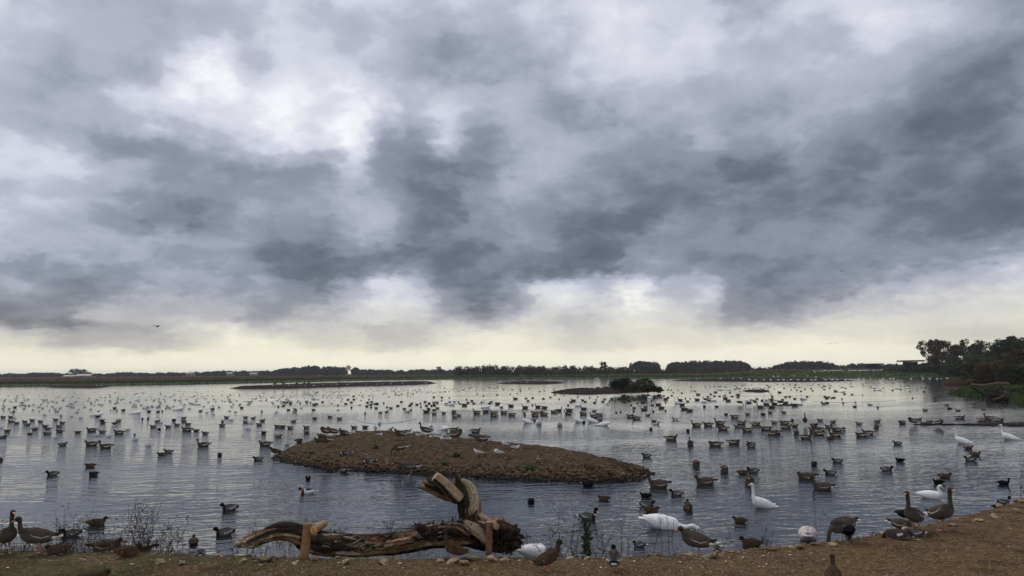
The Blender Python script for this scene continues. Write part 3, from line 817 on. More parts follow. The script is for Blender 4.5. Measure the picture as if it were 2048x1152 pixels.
# lone far trees
def far_tree(px, top, Y, width, base, label, kind=1):
    b = PY(px, 745, Y)
    H = PY(px, top, Y).z - base
    o = link('tree', None, None, (b.x, b.y, base)); o.scale = (width / 7.6, width / 7.6, H / 10)
    tag(o, label, 'tree', 'lone trees on the horizon')
    link('trunk', TREES[kind][0], o); link('crown', TREES[kind][1], o)
far_tree(153, 737.5, 700, 11, 0.3, 'left half of the domed pair of dark trees behind the barn', 3)
far_tree(168, 738.5, 705, 10, 0.3, 'right half of the domed pair of dark trees behind the barn', 3)
far_tree(878, 733, 700, 5.5, 0.5, 'tiny lone round tree on the horizon above the long mud islet', 1)
far_tree(1208, 723.5, 425, 5.0, 0.5, 'lone dark tree standing up from the brown scrub ridge', 1)
far_tree(694, 731, 780, 9.0, 0.5, 'bare pale-topped tree on the wooded rise', 2)

# ---- the green bush on the duck islet
def bush_thing(px, top, Y, width, base, seed, mat, label, name='bush', leaf=0.10, nc=22, per=130, twigs=26):
    r = np.random.default_rng(seed); b = PY(px, 745, Y); H = PY(px, top, Y).z - base
    o = link(name, None, None, (b.x, b.y, base)); tag(o, label, 'bush')
    bc = Bag(); bt = Bag(); Wd = width / 2
    for k in range(nc):
        a = r.random() * 6.28; d = Wd * r.random() ** 0.5 * 0.8; z = H * r.uniform(0.12, 0.75) * math.sqrt(max(0.1, 1 - (d / Wd) ** 2))
        s = Wd * r.uniform(0.22, 0.34)
        c = np.array([math.cos(a) * d, math.sin(a) * d * 0.7, z + 0.1])
        V, Fq = leaf_quads(blob_points(per, r, (s, s, s * 0.75), 0.2) + c, leaf, r); bc.add(V, Fq)
    for k in range(twigs):
        a = r.random() * 6.28; d = Wd * r.random() ** 0.5
        tip = np.array([math.cos(a) * d * 1.05, math.sin(a) * d * 0.7, H * r.uniform(0.75, 1.0) * math.sqrt(max(0.25, 1 - (d / Wd) ** 2 * 0.8))])
        bt.add(*tube([tip * np.array([0.45, 0.45, 0]), tip * np.array([0.8, 0.8, 0.55]), tip], [0.03, 0.02, 0.008], 4, False))
        V, Fq = leaf_quads(r.normal(size=(26, 3)) * 0.13 + tip * np.array([0.95, 0.95, 0.88]), leaf * 0.9, r); bc.add(V, Fq)
    tag(link('twigs', bt.mesh('twigs', M_bark), o), kind='stuff'); link('leaves', bc.mesh('leaves', mat, False), o)
    return o
bush_thing(1243, 752, 112, 4.0, 0.3, 61, M_dgreen, 'dense left half of the bush on the duck islet')
bush_thing(1287, 752, 113, 3.4, 0.3, 62, M_dgreen, 'looser right half of the bush on the duck islet, sky between its twigs', nc=10, per=90, twigs=34)
bush_thing(1270, 766, 111, 4.4, 0.25, 63, M_dgreen, 'low dark greenery joining the two halves of the islet bush', nc=20, twigs=6)
bush_thing(1306, 772, 110, 3.0, 0.2, 64, M_dgreen, 'low leafy fringe trailing off the islet bush towards the ducks', nc=16, twigs=4)

# ---- reeds and grass of the marsh
def field_points(n, sd_lo, sd_hi, r, az_lo=-36, az_hi=36, dmax=600):
    out = []
    while sum(len(o) for o in out) < n:
        a = np.radians(r.uniform(az_lo, az_hi, 40000)); d = 60 + (dmax - 60) * r.random(40000) ** 0.8
        x = d * np.sin(a); y = d * np.cos(a); z, sd = land_height(x, y)
        lo = sd_lo; ok = (sd > lo) & (sd < sd_hi)
        out.append(np.column_stack([x, y, z])[ok])
    return np.concatenate(out)[:n]
r = np.random.default_rng(71)
p1 = field_points(26000, 60, 230, r); V, Ft = blades(p1, 0.7 + 0.9 * r.random(len(p1)), 0.5, r)
tag(link('reed_bed', mesh_np('reed_bed', V, Ft, M_reed, False)), label='brown reeds and rough grass across the far marsh', kind='stuff')
p2 = field_points(30000, 0.2, 70, r); V, Ft = blades(p2, 0.25 + 0.35 * r.random(len(p2)), 0.35, r)
tag(link('marsh_grass', mesh_np('marsh_grass', V, Ft, M_grass, False)), label='green grass along the far lake shore', kind='stuff')
p3 = field_points(14000, 0.0, 9, r, 22, 37, 150); V, Ft = blades(p3, 0.18 + 0.3 * r.random(len(p3)), 0.12, r)
tag(link('bank_grass', mesh_np('bank_grass', V, Ft, M_grass, False)), label='short green growth on the near right bank and its mossy tongue', kind='stuff')
# the brown reed clump at the water's edge
c = P(1931, 770, 0); n = 5200
a = r.random(n) * 6.28; d = np.sqrt(r.random(n))
bx = c.x + np.cos(a) * d * 2.9; by = c.y + 2.5 + np.sin(a) * d * 2.4
bz = np.zeros(n) + 0.05; hh_ = (0.5 + 0.95 * (1 - d ** 2)) * (0.8 + 0.4 * r.random(n))
V, Ft = blades(np.column_stack([bx, by, bz]), hh_, 0.05, r, 0.3)
o = link('reed_clump', mesh_np('reed_clump', V, Ft, M_reed, False))
tag(o, 'rounded brown clump of dead reeds at the water edge before the wood', 'reed clump')

# ---- green tufts on the islet
def leafy_tuft(px, py, z, s, label, seed, n=60):
    r = np.random.default_rng(seed); p = P(px, py, z)
    zz = isle_z(p.x, p.y); s *= 0.7
    a = r.random(n) * 6.28; t = r.uniform(0.25, 1.0, n)
    base = np.column_stack([np.cos(a) * 0.2 * s, np.sin(a) * 0.2 * s, np.zeros(n)]) * r.random((n, 1))
    L = s * t; dirv = np.column_stack([np.cos(a) * 0.9, np.sin(a) * 0.9, np.zeros(n)])
    side = np.column_stack([-np.sin(a), np.cos(a), np.zeros(n)]) * 0.10 * s
    m = base + dirv * L[:, None] * 0.5 + np.array([0, 0, 0.45 * s]); tip = base + dirv * L[:, None] + np.column_stack([np.zeros(n), np.zeros(n), 0.15 * s * (1.3 - t)])
    V = np.stack([base, m + side, tip, m - side], 1).reshape(-1, 3); Fq = np.arange(n * 4).reshape(-1, 4)
    o = link('weed_tuft', mesh_np('weed_tuft', V, Fq, M_tuft, False), None, (p.x, p.y, zz))
    tag(o, label, 'weed tuft', 'green weed tufts on the islet')
leafy_tuft(622, 903, 0.3, 0.28, 'small green tuft on the islet left slope below the dark duck', 1)
leafy_tuft(652, 909, 0.3, 0.2, 'smallest green tuft, just right of the left slope tuft', 2)
leafy_tuft(752, 899, 0.4, 0.25, 'dark green tuft on the islet above the drake pair', 3)
leafy_tuft(912, 913, 0.35, 0.32, 'green tuft upper of the two near the middle of the islet', 4)
leafy_tuft(888, 924, 0.3, 0.30, 'green tuft lower of the two near the middle of the islet', 5)
leafy_tuft(1062, 934, 0.28, 0.42, 'biggest spiky green tuft among the islet stones', 6, 90)

# ------------------------------------------------------------------ far buildings
def flat_mat(name, c, rough=0.8, var=0.25):
    M, h = material(name); pos = h.node('ShaderNodeNewGeometry').outputs['Position']
    n = h.noise(pos, 1.5, 4.0, 0.6); v = h.mr(n.outputs['Fac'], 0.3, 0.7, 1 - var, 1 + var)
    h.put(h.bs.inputs['Base Color'], h.mix(1.0, rgb(c), h.xyz(v, v, v), 'MULTIPLY')); h.bs.inputs['Roughness'].default_value = rough
    return M
M_wallp = flat_mat('pale_barn_wall', (0.20, 0.18, 0.16)); M_roofp = flat_mat('pale_barn_roof', (0.34, 0.32, 0.28)); M_dwood = flat_mat('dark_timber', (0.020, 0.018, 0.018)); M_roofd = flat_mat('dark_roof', (0.035, 0.032, 0.032)); M_door = flat_mat('dark_opening', (0.05, 0.045, 0.04))
def box(x0, x1, y0, y1, z0, z1):
    V = np.array([(x, y, z) for x in (x0, x1) for y in (y0, y1) for z in (z0, z1)], float)
    Fq = np.array([(0, 1, 3, 2), (4, 6, 7, 5), (0, 4, 5, 1), (2, 3, 7, 6), (0, 2, 6, 4), (1, 5, 7, 3)])
    return V, Fq
def barn(px0, px1, eave, Y, base, roof_h, label, deep=10):
    a, b = PY(px0, 750, Y), PY(px1, 750, Y); ze = PY((px0 + px1) / 2, eave, Y).z; w = (b.x - a.x) / 2
    o = link('barn', None, None, ((a.x + b.x) / 2, Y, base)); tag(o, label, 'barn', 'pale farm buildings on the left horizon')
    H = ze - base
    link('wall', mesh_np('wall', *box(-w, w, 0, deep, 0, H), M_wallp, False), o)
    e = 0.4
    V = [(-w - e, -e, H), (w + e, -e, H), (w + e, deep / 2, H + roof_h), (-w - e, deep / 2, H + roof_h), (-w - e, deep + e, H), (w + e, deep + e, H),
         (-w - e, -e, H + .15), (w + e, -e, H + .15), (w + e, deep / 2, H + roof_h + .15), (-w - e, deep / 2, H + roof_h + .15), (-w - e, deep + e, H + .15), (w + e, deep + e, H + .15)]
    Fq = [(0, 3, 2, 1), (3, 4, 5, 2), (6, 7, 8, 9), (9, 8, 11, 10), (0, 1, 7, 6), (4, 10, 11, 5), (0, 6, 9, 3), (3, 9, 10, 4), (1, 2, 8, 7), (2, 5, 11, 8)]
    link('roof', mesh_np('roof', V, Fq, M_roofp, False), o)
    link('door', mesh_np('door', *box(-w * 0.2, w * 0.1, -0.06, 0, 0, H * 0.85), M_door, False), o)
barn(149, 180, 752.0, 640, 0.6, 1.6, 'larger pale barn with a light roof below the domed trees')
barn(125, 147, 753.0, 650, 0.6, 1.2, 'lower grey barn attached left of the larger pale barn')
barn(371, 385, 747.2, 800, 0.8, 1.0, 'small pale farm roof between the trees, leftmost of the small three', 8)
barn(453, 463, 747.2, 800, 0.8, 1.2, 'small pale farm roof in the middle of the small three', 8)
barn(499, 512, 748.0, 780, 0.8, 1.2, 'small white farm roof nearest the wooded rise', 8)
def hide(px0, px1, y_roof, y_wall, Y, label):
    a, b = PY(px0, 740, Y), PY(px1, 740, Y); w = (b.x - a.x) / 2; cx = (a.x + b.x) / 2; base = land_z(cx, Y) - 0.1
    zr = PY((px0 + px1) / 2, y_roof, Y).z - base; zw = PY((px0 + px1) / 2, y_wall, Y).z - base
    o = link('bird_hide', None, None, (cx, Y, base)); tag(o, label, 'bird hide', 'dark bird hides')
    link('wall', mesh_np('wall', *box(-w * 0.92, w, 0, 5, 0, zw * 0.55), M_dwood, False), o)
    for i in range(4):
        x = -w * 0.9 + i * (w * 1.86 / 3)
        link('post', mesh_np('post', *box(x - 0.12, x + 0.12, 0.02, 0.26, zw * 0.55, zw), M_dwood, False), o)
    link('back_wall', mesh_np('back_wall', *box(-w * 0.5, w, 4.7, 5, zw * 0.55, zw), M_dwood, False), o)
    V, Fq = box(-w * 1.06, w * 1.05, -0.8, 5.6, zw, zr); V[:, 2] += np.where(V[:, 0] < 0, 0.0, 0.08)
    link('roof', mesh_np('roof', V, Fq, M_roofd, False), o)
hide(1808, 1848, 720.5, 723.5, 335, 'dark flat-roofed bird hide right beside the wood')
hide(1731, 1766, 727.0, 729.5, 390, 'low dark bird hide farther off, left of the larger hide')

# ------------------------------------------------------------------ fallen tree, stakes and poles
M_log, h = material('log_wood')
at = attr(h, 'col'); pos = h.node('ShaderNodeNewGeometry').outputs['Position']
n = h.noise(pos, 22.0, 6.0, 0.7, 0.8); n2 = h.noise(pos, 90.0, 3.0, 0.6)
gr = h.ramp(n.outputs['Fac'], [(0.30, (0.30, 0.28, 0.27)), (0.50, (0.95, 0.95, 0.95)), (0.72, (1.6, 1.55, 1.45))])
h.put(h.bs.inputs['Base Color'], h.mix(1.0, at.outputs['Color'], gr, 'MULTIPLY')); h.bs.inputs['Roughness'].default_value = 0.85
h.bs.inputs['Specular IOR Level'].default_value = 0.2
h.put(h.bs.inputs['Normal'], bump(h, h.m('MULTIPLY_ADD', n2.outputs['Fac'], 0.35, n.outputs['Fac']), 1.0, 0.035))
YL = 13.2
PXM = YL / F
def spline(pts, n):
    pts = np.asarray(pts, float); m = len(pts); t = np.linspace(0, m - 1, n); out = []
    for q in t:
        i = min(int(q), m - 2); f = q - i
        p0 = pts[max(i - 1, 0)]; p1 = pts[i]; p2 = pts[i + 1]; p3 = pts[min(i + 2, m - 1)]
        out.append(0.5 * ((2 * p1) + (-p0 + p2) * f + (2 * p0 - 5 * p1 + 4 * p2 - p3) * f * f + (-p0 + 3 * p1 - 3 * p2 + p3) * f ** 3))
    return np.array(out)
BARK = np.array([0.042, 0.027, 0.018]); REDW = np.array([0.26, 0.130, 0.060]); PALE = np.array([0.50, 0.40, 0.27]); MOSS = np.array([0.055, 0.052, 0.018]); DARK = np.array([0.022, 0.016, 0.012])
def limb(name, pix, parent, seed, bare=0.3, rough=0.16, nseg=22, step=0.03, tone='red', moss=0.0, cut=(True, True), palebias=0.0):
    """pix = [(px, py, radius px, dY)]"""
    pts = []
    for px, py, rp, dy in pix:
        p = PY(px, py, YL + dy); pts.append((p.x, p.y, p.z, rp * PXM))
    L = sum(math.dist(pts[i][:3], pts[i + 1][:3]) for i in range(len(pts) - 1))
    n = max(10, int(L / step)); q = spline(pts, n)
    V, Ft = tube(q[:, :3], q[:, 3], nseg, True)
    a = np.tile(np.arange(nseg) / nseg * 6.283, n); s = np.repeat(np.linspace(0, L, n), nseg)
    rid = fbm(np.cos(a) * 2.2 + seed * 7 + 50, s * 1.6 + np.sin(a) * 2.2 + 50, 4, seed)
    fine = fbm(a * 4.5 + 50, s * 3.5 + 20, 3, seed + 9)
    ridge = fbm(a * 5.0 + 11, s * 1.1 + 70, 3, seed + 21)
    disp = (rid - 0.5) * 2.4 * rough + (fine - 0.5) * rough * 0.9 + (np.abs(ridge - 0.5) * -3.0 + 0.35) * rough * 1.2
    if seed not in (5,):
        dirn = q[-1, :3] - q[-3, :3]; dirn /= np.linalg.norm(dirn); e0 = (vnoise(a[:nseg] * 2.3 + seed, a[:nseg] * 0 + 3, seed)[:, None] - 0.3) * q[-1, 3] * 2.2
        V[(n - 1) * nseg:n * nseg] += dirn * e0; d0 = q[0, :3] - q[2, :3]; d0 /= np.linalg.norm(d0); V[:nseg] += d0 * e0 * q[0, 3] / q[-1, 3] * 0.8
    C = np.repeat(q[:, :3], nseg, 0); Rr = np.repeat(q[:, 3], nseg)[:, None]
    core = V[:n * nseg]
    V[:n * nseg] = C + (core - C) * (1 + disp[:, None])
    mask = smoothstep(0.50 - bare * 0.35 + 0.08, 0.60 - bare * 0.35 + 0.08, fbm(np.cos(a) * 1.1 + s * 0.9 + seed * 3 + 60, np.sin(a) * 1.1 + s * 0.55 + 60, 3, seed + 4))[:, None]
    pm = smoothstep(0.50 - palebias, 0.64 - palebias, fbm(a * 1.6 + 30, s * 4 + 10, 3, seed + 5))[:, None]
    wood_c = REDW * (1 - pm) + PALE * pm if tone == 'red' else PALE * (1 - 0.5 * pm) + REDW * 0.5 * pm
    bark = BARK * (1 - smoothstep(0.5, 0.62, fine)[:, None]) + DARK * smoothstep(0.5, 0.62, fine)[:, None]
    if moss:
        mm = (moss * smoothstep(0.42, 0.58, fbm(s * 3 + 9, a * 1.2 + 9, 3, seed + 8)) * smoothstep(-0.2, 0.5, (core - C)[:, 2] / Rr[:, 0]))[:, None]
        bark = bark * (1 - mm) + MOSS * mm
    colv = bark * (1 - mask) + wood_c * mask
    colv = np.concatenate([colv, [REDW * 1.3, PALE]])
    me = mesh_np(name, V, Ft, M_log); set_col(me, np.column_stack([colv, np.ones(len(colv))]))
    return link(name, me, parent)
b0 = P(800, 1108, 0.0)
FT = link('fallen_tree', None, None, (0, 0, 0))
tag(FT, 'fallen dead tree lying along the shore, bark stripped, with one broken limb standing up', 'fallen tree')
limb('trunk', [(476, 1090, 5, 0.0), (490, 1085, 8, 0), (508, 1080, 10, 0), (532, 1072, 11, 0), (560, 1067, 11, 0), (590, 1068, 13, 0), (615, 1077, 16, 0), (645, 1087, 19, 0), (700, 1091, 18, 0), (760, 1091, 17, 0),
               (815, 1084, 18, 0), (860, 1075, 16, 0), (905, 1071, 17, 0), (950, 1070, 21, 0.05), (995, 1072, 23, 0.1), (1022, 1074, 17, 0.1)], FT, 1, 0.24, 0.48, 60, step=0.02, moss=0.4)
limb('slab', [(532, 1058, 3, 0.0), (555, 1052, 7, 0.0), (580, 1051, 8, 0.0), (606, 1056, 6, 0.0)], FT, 2, 0.05, 0.2, 14)
limb('limb', [(948, 1062, 24, 0.1), (940, 1045, 19, 0.1), (935, 1022, 18, 0.1), (931, 1003, 17, 0.1), (925, 985, 14, 0.12), (919, 970, 12, 0.14), (915, 961, 9, 0.14)], FT, 3, 0.36, 0.42, 40, moss=0.9, palebias=0.05)
limb('limb', [(944, 1020, 12, 0.0), (947, 998, 10, 0.0), (945, 982, 8, 0.0), (938, 969, 6, 0.0), (926, 961, 3.5, 0.0)], FT, 4, 0.75, 0.30, 24, tone='pale')
limb('branch', [(918, 998, 13, 0.0), (905, 985, 12, -0.05), (888, 968, 10.5, -0.1), (870, 953, 9.5, -0.15)], FT, 5, 0.80, 0.07, 24, tone='pale', palebias=0.02)
limb('branch', [(920, 995, 15, 0.2), (900, 986, 14, 0.2), (878, 977, 13, 0.15), (852, 968, 10, 0.1)], FT, 6, 0.12, 0.40, 26)
limb('branch', [(775, 1090, 7, -0.25), (800, 1084, 6, -0.28), (822, 1079, 5, -0.3)], FT, 7, 0.9, 0.08, 12)
limb('branch', [(845, 1058, 5, -0.1), (885, 1054, 6, -0.2), (915, 1058, 8, -0.3), (935, 1070, 6, -0.35)], FT, 8, 0.6, 0.5, 24)
limb('root', [(922, 1046, 6, -0.15), (942, 1054, 9, -0.25), (960, 1066, 10, -0.3), (972, 1084, 7, -0.3)], FT, 9, 0.7, 0.5, 24)
r = np.random.default_rng(17); bag = Bag()
def twig_at(px, py, dy, ang, ln, r0, col, wig=0.35):
    p = np.array(PY(px, py, YL + dy)); d = np.array([math.cos(ang), r.normal() * 0.4, math.sin(ang)]); d /= np.linalg.norm(d)
    pts = [p]
    for k in range(4):
        d = d + r.normal(size=3) * wig; d /= np.linalg.norm(d); pts.append(pts[-1] + d * ln / 4)
    V, Ft = tube(pts, np.linspace(r0, r0 * 0.25, 5), 5); bag.add(V, Ft, col)
for k in range(1100):
    if k % 4 == 0:
        px = r.uniform(826, 960); py = r.uniform(1046, 1068) if px < 925 else r.uniform(1050, 1090); ang = r.uniform(-0.3, 3.4); ln = r.uniform(0.05, 0.16)
    else:
        t_ = r.uniform(0, 6.283); q_ = math.sqrt(r.random()); px = 1008 + math.cos(t_) * q_ * 30; py = 1079 + math.sin(t_) * q_ * 25; ang = t_ * -1 + r.normal() * 0.8; ln = r.uniform(0.05, 0.13)
    c = (BARK * (1.1 - r.random() * 0.7) if r.random() < 0.8 else REDW * 0.55)
    twig_at(px, py, r.uniform(-0.42, 0.3), ang, ln, r.uniform(0.004, 0.014) if r.random() < 0.9 else 0.024, c, 0.75)
for k in range(150):   # splinters and torn bark standing proud of the trunk
    px = r.uniform(640, 1000); c_ = np.interp(px, [640, 700, 760, 815, 860, 905, 950, 1000], [1087, 1091, 1091, 1084, 1075, 1071, 1070, 1072]); t_ = r.uniform(-1.0, 0.9)
    py = c_ + t_ * 18; col_ = (BARK * r.uniform(0.5, 1.2), BARK * r.uniform(0.5, 1.2), REDW * r.uniform(.5, 1.0), PALE * r.uniform(.4, .8))[int(r.integers(0, 4))]
    p = np.array(PY(px, py, YL - 0.17 * math.sqrt(max(0, 1 - t_ * t_)) - 0.01)); a_ = r.choice([0, math.pi]) + r.normal() * 0.28 + (0.35 if t_ < -0.6 else 0); l_ = r.uniform(.06, .22)
    d = np.array([math.cos(a_), r.normal() * .12, abs(math.sin(a_)) if t_ < -.6 else math.sin(a_)]); w_ = r.uniform(.008, .024)
    V, Ft = tube([p - d * l_ * .2, p + d * l_ * .2, p + d * l_ * .6 + np.array([0, 0, .008]), p + d * l_], [w_, w_ * 1.1, w_ * .6, .002], 5); bag.add(V + (r.random(V.shape) - .5) * .008, Ft, tuple(col_))
for k in range(46):   # lumps of bark and soil held in the roots
    px = r.uniform(975, 1034) if k % 2 else r.uniform(840, 975); py = r.uniform(1056, 1100) if k % 2 else r.uniform(1052, 1074)
    p = np.array(PY(px, py, YL + r.uniform(-0.38, 0.1))); d = r.normal(size=3); d[2] *= 0.4; d /= np.linalg.norm(d); l_ = r.uniform(0.08, 0.2)
    V, Ft = tube([p - d * l_, p - d * l_ * .4, p + d * l_ * .4, p + d * l_], np.array([.02, .06, .055, .015]) * r.uniform(.7, 1.3), 9); V = V * 1.0 + (r.random(V.shape) - .5) * 0.018
    bag.add(V, Ft, tuple(BARK * r.uniform(0.5, 1.1)))
me = bag.mesh('root_mass', M_log); o = link('root_mass', me, FT); tag(o, label='tangle of torn roots and bark', kind='stuff')
# trailing dead stems under the trunk
bag = Bag()
for k in range(70):
    px = r.uniform(500, 600) if k % 2 else r.uniform(1000, 1052)
    twig_at(px, r.uniform(1085, 1100), r.uniform(-0.2, 0.5), r.uniform(1.2, 1.9), r.uniform(0.15, 0.4), 0.004, DARK * 1.2, 0.25)
tag(link('dead_stems', bag.mesh('dead_stems', M_log), FT), label='thin dead stems standing under the trunk', kind='stuff')

def pole_mat(name, c1, c2):
    M, h = material(name); at = attr(h, 'col'); pos = h.node('ShaderNodeNewGeometry').outputs['Position']
    sx, sy, sz = h.sep(pos)
    n = h.noise(h.xyz(h.m('MULTIPLY', sx, 4.0), h.m('MULTIPLY', sy, 4.0), sz), 14.0, 4.0, 0.6, 0.5)
    c = h.mix(1.0, at.outputs['Color'], h.ramp(n.outputs['Fac'], [(0.3, (0.5, 0.46, 0.42)), (0.6, (1.1, 1.1, 1.1))]), 'MULTIPLY')
    h.put(h.bs.inputs['Base Color'], c); h.bs.inputs['Roughness'].default_value = 0.7
    h.put(h.bs.inputs['Normal'], bump(h, n.outputs['Fac'], 0.5, 0.01))
    return M
M_pole = pole_mat('peeled_pole', 0, 0)
def pole(a, b, rad, side, end, label, name='wooden_stake'):
    a = np.array(a); b = np.array(b); n = 9
    path = a + (b - a) * np.linspace(0, 1, n)[:, None]
    d = (b - a) / np.linalg.norm(b - a); eps = d * rad * 0.12
    path = np.concatenate([[path[0]], [path[0] + eps], path[1:-1], [path[-1] - eps], [path[-1]]])
    rr = rad * (1 + 0.03 * np.sin(np.arange(len(path)) * 2.1)); rr[0] *= 0.88; rr[-1] *= 0.88
    c = (a + b) / 2
    V, Ft = tube(path - a, rr, 18, True)
    C = np.tile(np.array([*side, 1.0]), (len(V), 1)); C[-2:] = [*end, 1]; C[:18] = [*end, 1]; C[-20:-2] = [*end, 1]
    me = mesh_np(name, V, Ft, M_pole); set_col(me, C)
    e = me.polygons
    o = link(name, me, None, a); tag(o, label, 'pole' if 'pole' in name else 'stake', 'peeled poles pinning the fallen tree')
    return o
S1, E1 = (0.24, 0.125, 0.042), (0.52, 0.29, 0.10)
S2, E2 = (0.17, 0.095, 0.045), (0.36, 0.19, 0.09)
pole(PY(608, 1120, 12.60), PY(616, 1046, 12.70), 8.2 * PXM, S1, E1, 'upright yellow-brown stake on the camera side of the arched trunk')
pole(PY(637, 1108, 13.6), PY(634, 1046, 13.65), 9 * PXM, S1, E1, 'shorter upright stake hidden behind the cross pole left of centre')
pole(PY(627.5, 1061, 12.6), PY(648, 1047.5, 14.1), 7.4 * PXM, S1, E1, 'light cross pole with its cut end towards us, wedged by the left stake', 'wooden_pole')
pole(PY(957, 1075, 13.9), PY(956.5, 1001, 14.0), 6.2 * PXM * 1.05, S2, E2, 'brown upright stake behind the standing broken limb')
pole(PY(959, 1030, 14.0), PY(993, 1053, 12.55), 6.3 * PXM, S2, E2, 'brown cross pole slanting down between the two right stakes', 'wooden_pole')
pole(PY(977.5, 1110, 12.65), PY(978.5, 1043, 12.65), 6.3 * PXM, S2, E2, 'brown upright stake in front of the root mass')
# driftwood frame on the right shore
YD = 84.0
def dpole(a, b, rp, col, label, name='driftwood_log', ya=YD, yb=YD):
    A = np.array(PY(a[0], a[1], ya)); B = np.array(PY(b[0], b[1], yb)); rr = rp * YD / F
    path = spline([A, (A * 2 + B) / 3 + rng.normal(size=3) * rr, (A + B * 2) / 3 + rng.normal(size=3) * rr, B], 8)
    V, Ft = tube(path - A, rr * (1 + 0.25 * (rng.random(8) - 0.5)), 10, True)
    me = mesh_np(name, V, Ft, M_log); set_col(me, np.tile(np.array([*col, 1.0]), (len(V), 1)))
    return tag(link(name, me, None, A), label, 'driftwood', 'dead wood on the right shore')
dpole((1944, 769), (2018, 767), 2.4, (0.15, 0.10, 0.060), 'long pale brown beam lying level over the dark dead wood')
dpole((1941, 774), (1972, 791), 2.0, DARK * 1.2, 'dark branch slanting down into the water under the beam')
dpole((2010, 782), (2014, 812), 2.2, (0.10, 0.075, 0.055), 'grey post standing in the water below the beam', 'wooden_post', YD - 8, YD - 8)
dpole((1985, 803), (2060, 806), 4.0, DARK, 'thick black log at the foot of the dead wood by the right edge', 'driftwood_log', YD - 8, YD - 8)
dpole((1975, 789), (2060, 792), 3.4, DARK * 1.3, 'black log along the green bank near the right edge', 'driftwood_log', YD - 6, YD - 5)
dpole((1990, 799), (2008, 790), 1.6, (0.09, 0.065, 0.045), 'bent grey root sticking out between the black logs', 'driftwood_log', YD - 9, YD - 8)
bag = Bag(); 
for k in range(120):
    p = np.array(PY(r.uniform(1972, 2056), r.uniform(774, 800), YD - r.uniform(1, 7))); d = r.normal(size=3); d[2] = abs(d[2]); d /= np.linalg.norm(d)
    V, Ft = tube([p - d * 0.4, p + r.normal(size=3) * 0.1, p + d * r.uniform(0.3, 0.9)], [0.06, 0.05, 0.015], 5); bag.add(V, Ft, tuple(DARK * r.uniform(0.7, 1.8)))
o = link('dead_branches', bag.mesh('dead_branches', M_log)); tag(o, label='tangle of dark dead branches under the beam on the right shore', kind='stuff')

# ------------------------------------------------------------------ dead weeds along the shore
def weed(px, top, base, seed, label, heads=1.0, spread=0.35, nst=3, leafy=False, Yoff=0.0, z=0.2):
    r = np.random.default_rng(seed)
    p = P(px, base, z); p = np.array([p.x, p.y + Yoff, z - 0.25]); H = (base - top) * math.hypot(p[0], p[1]) / F + 0.25
    bs = Bag(); bh = Bag()
    for s in range(nst):
        d = np.array([r.normal() * spread * 0.5, r.normal() * 0.15, 1.0]); d /= np.linalg.norm(d); h_ = H * r.uniform(0.6, 1.0) if s else H
        pts = [np.array([r.normal() * 0.04, r.normal() * 0.04, 0])]
        for k in range(6):
            d = d + np.array([r.normal() * 0.10, r.normal() * 0.08, 0]); d /= np.linalg.norm(d); pts.append(pts[-1] + d * h_ / 6)
        bs.add(*tube(pts, np.linspace(0.0055, 0.0022, 7), 4, False))
        for k in range(2, 7):
            for q in range(2 if not leafy else 4):
                if r.random() < 0.75:
                    a = r.uniform(0, 6.28); e = np.array([math.cos(a), math.sin(a) * 0.5, r.uniform(0.5, 1.3)]); e /= np.linalg.norm(e)
                    l = H * r.uniform(0.06, 0.20); t0 = pts[k] + (pts[k - 1] - pts[k]) * r.random(); t1 = t0 + e * l
                    bs.add(*tube([t0, t0 + e * l * 0.5 + r.normal(size=3) * 0.008, t1], [0.003, 0.0025, 0.0018], 3, False))
                    if leafy:
                        V, Fq = leaf_quads(t0 + (t1 - t0) * r.random((6, 1)) + r.normal(size=(6, 3)) * 0.01, 0.028, r); bh.add(V, Fq)
                    elif r.random() < heads:
                        V, Fq = leaf_quads(t1 + r.normal(size=(5, 3)) * 0.010, 0.012, r); bh.add(V, Fq)
    o = link('weed', bs.mesh('stems', M_weed), None, p)
    tag(o, label, 'weed', 'dry weeds along the near shore')
    if bh.n: tag(link('leaves' if leafy else 'seed_heads', bh.mesh('heads', M_tuft if leafy else M_weed, False), o), kind='stuff')
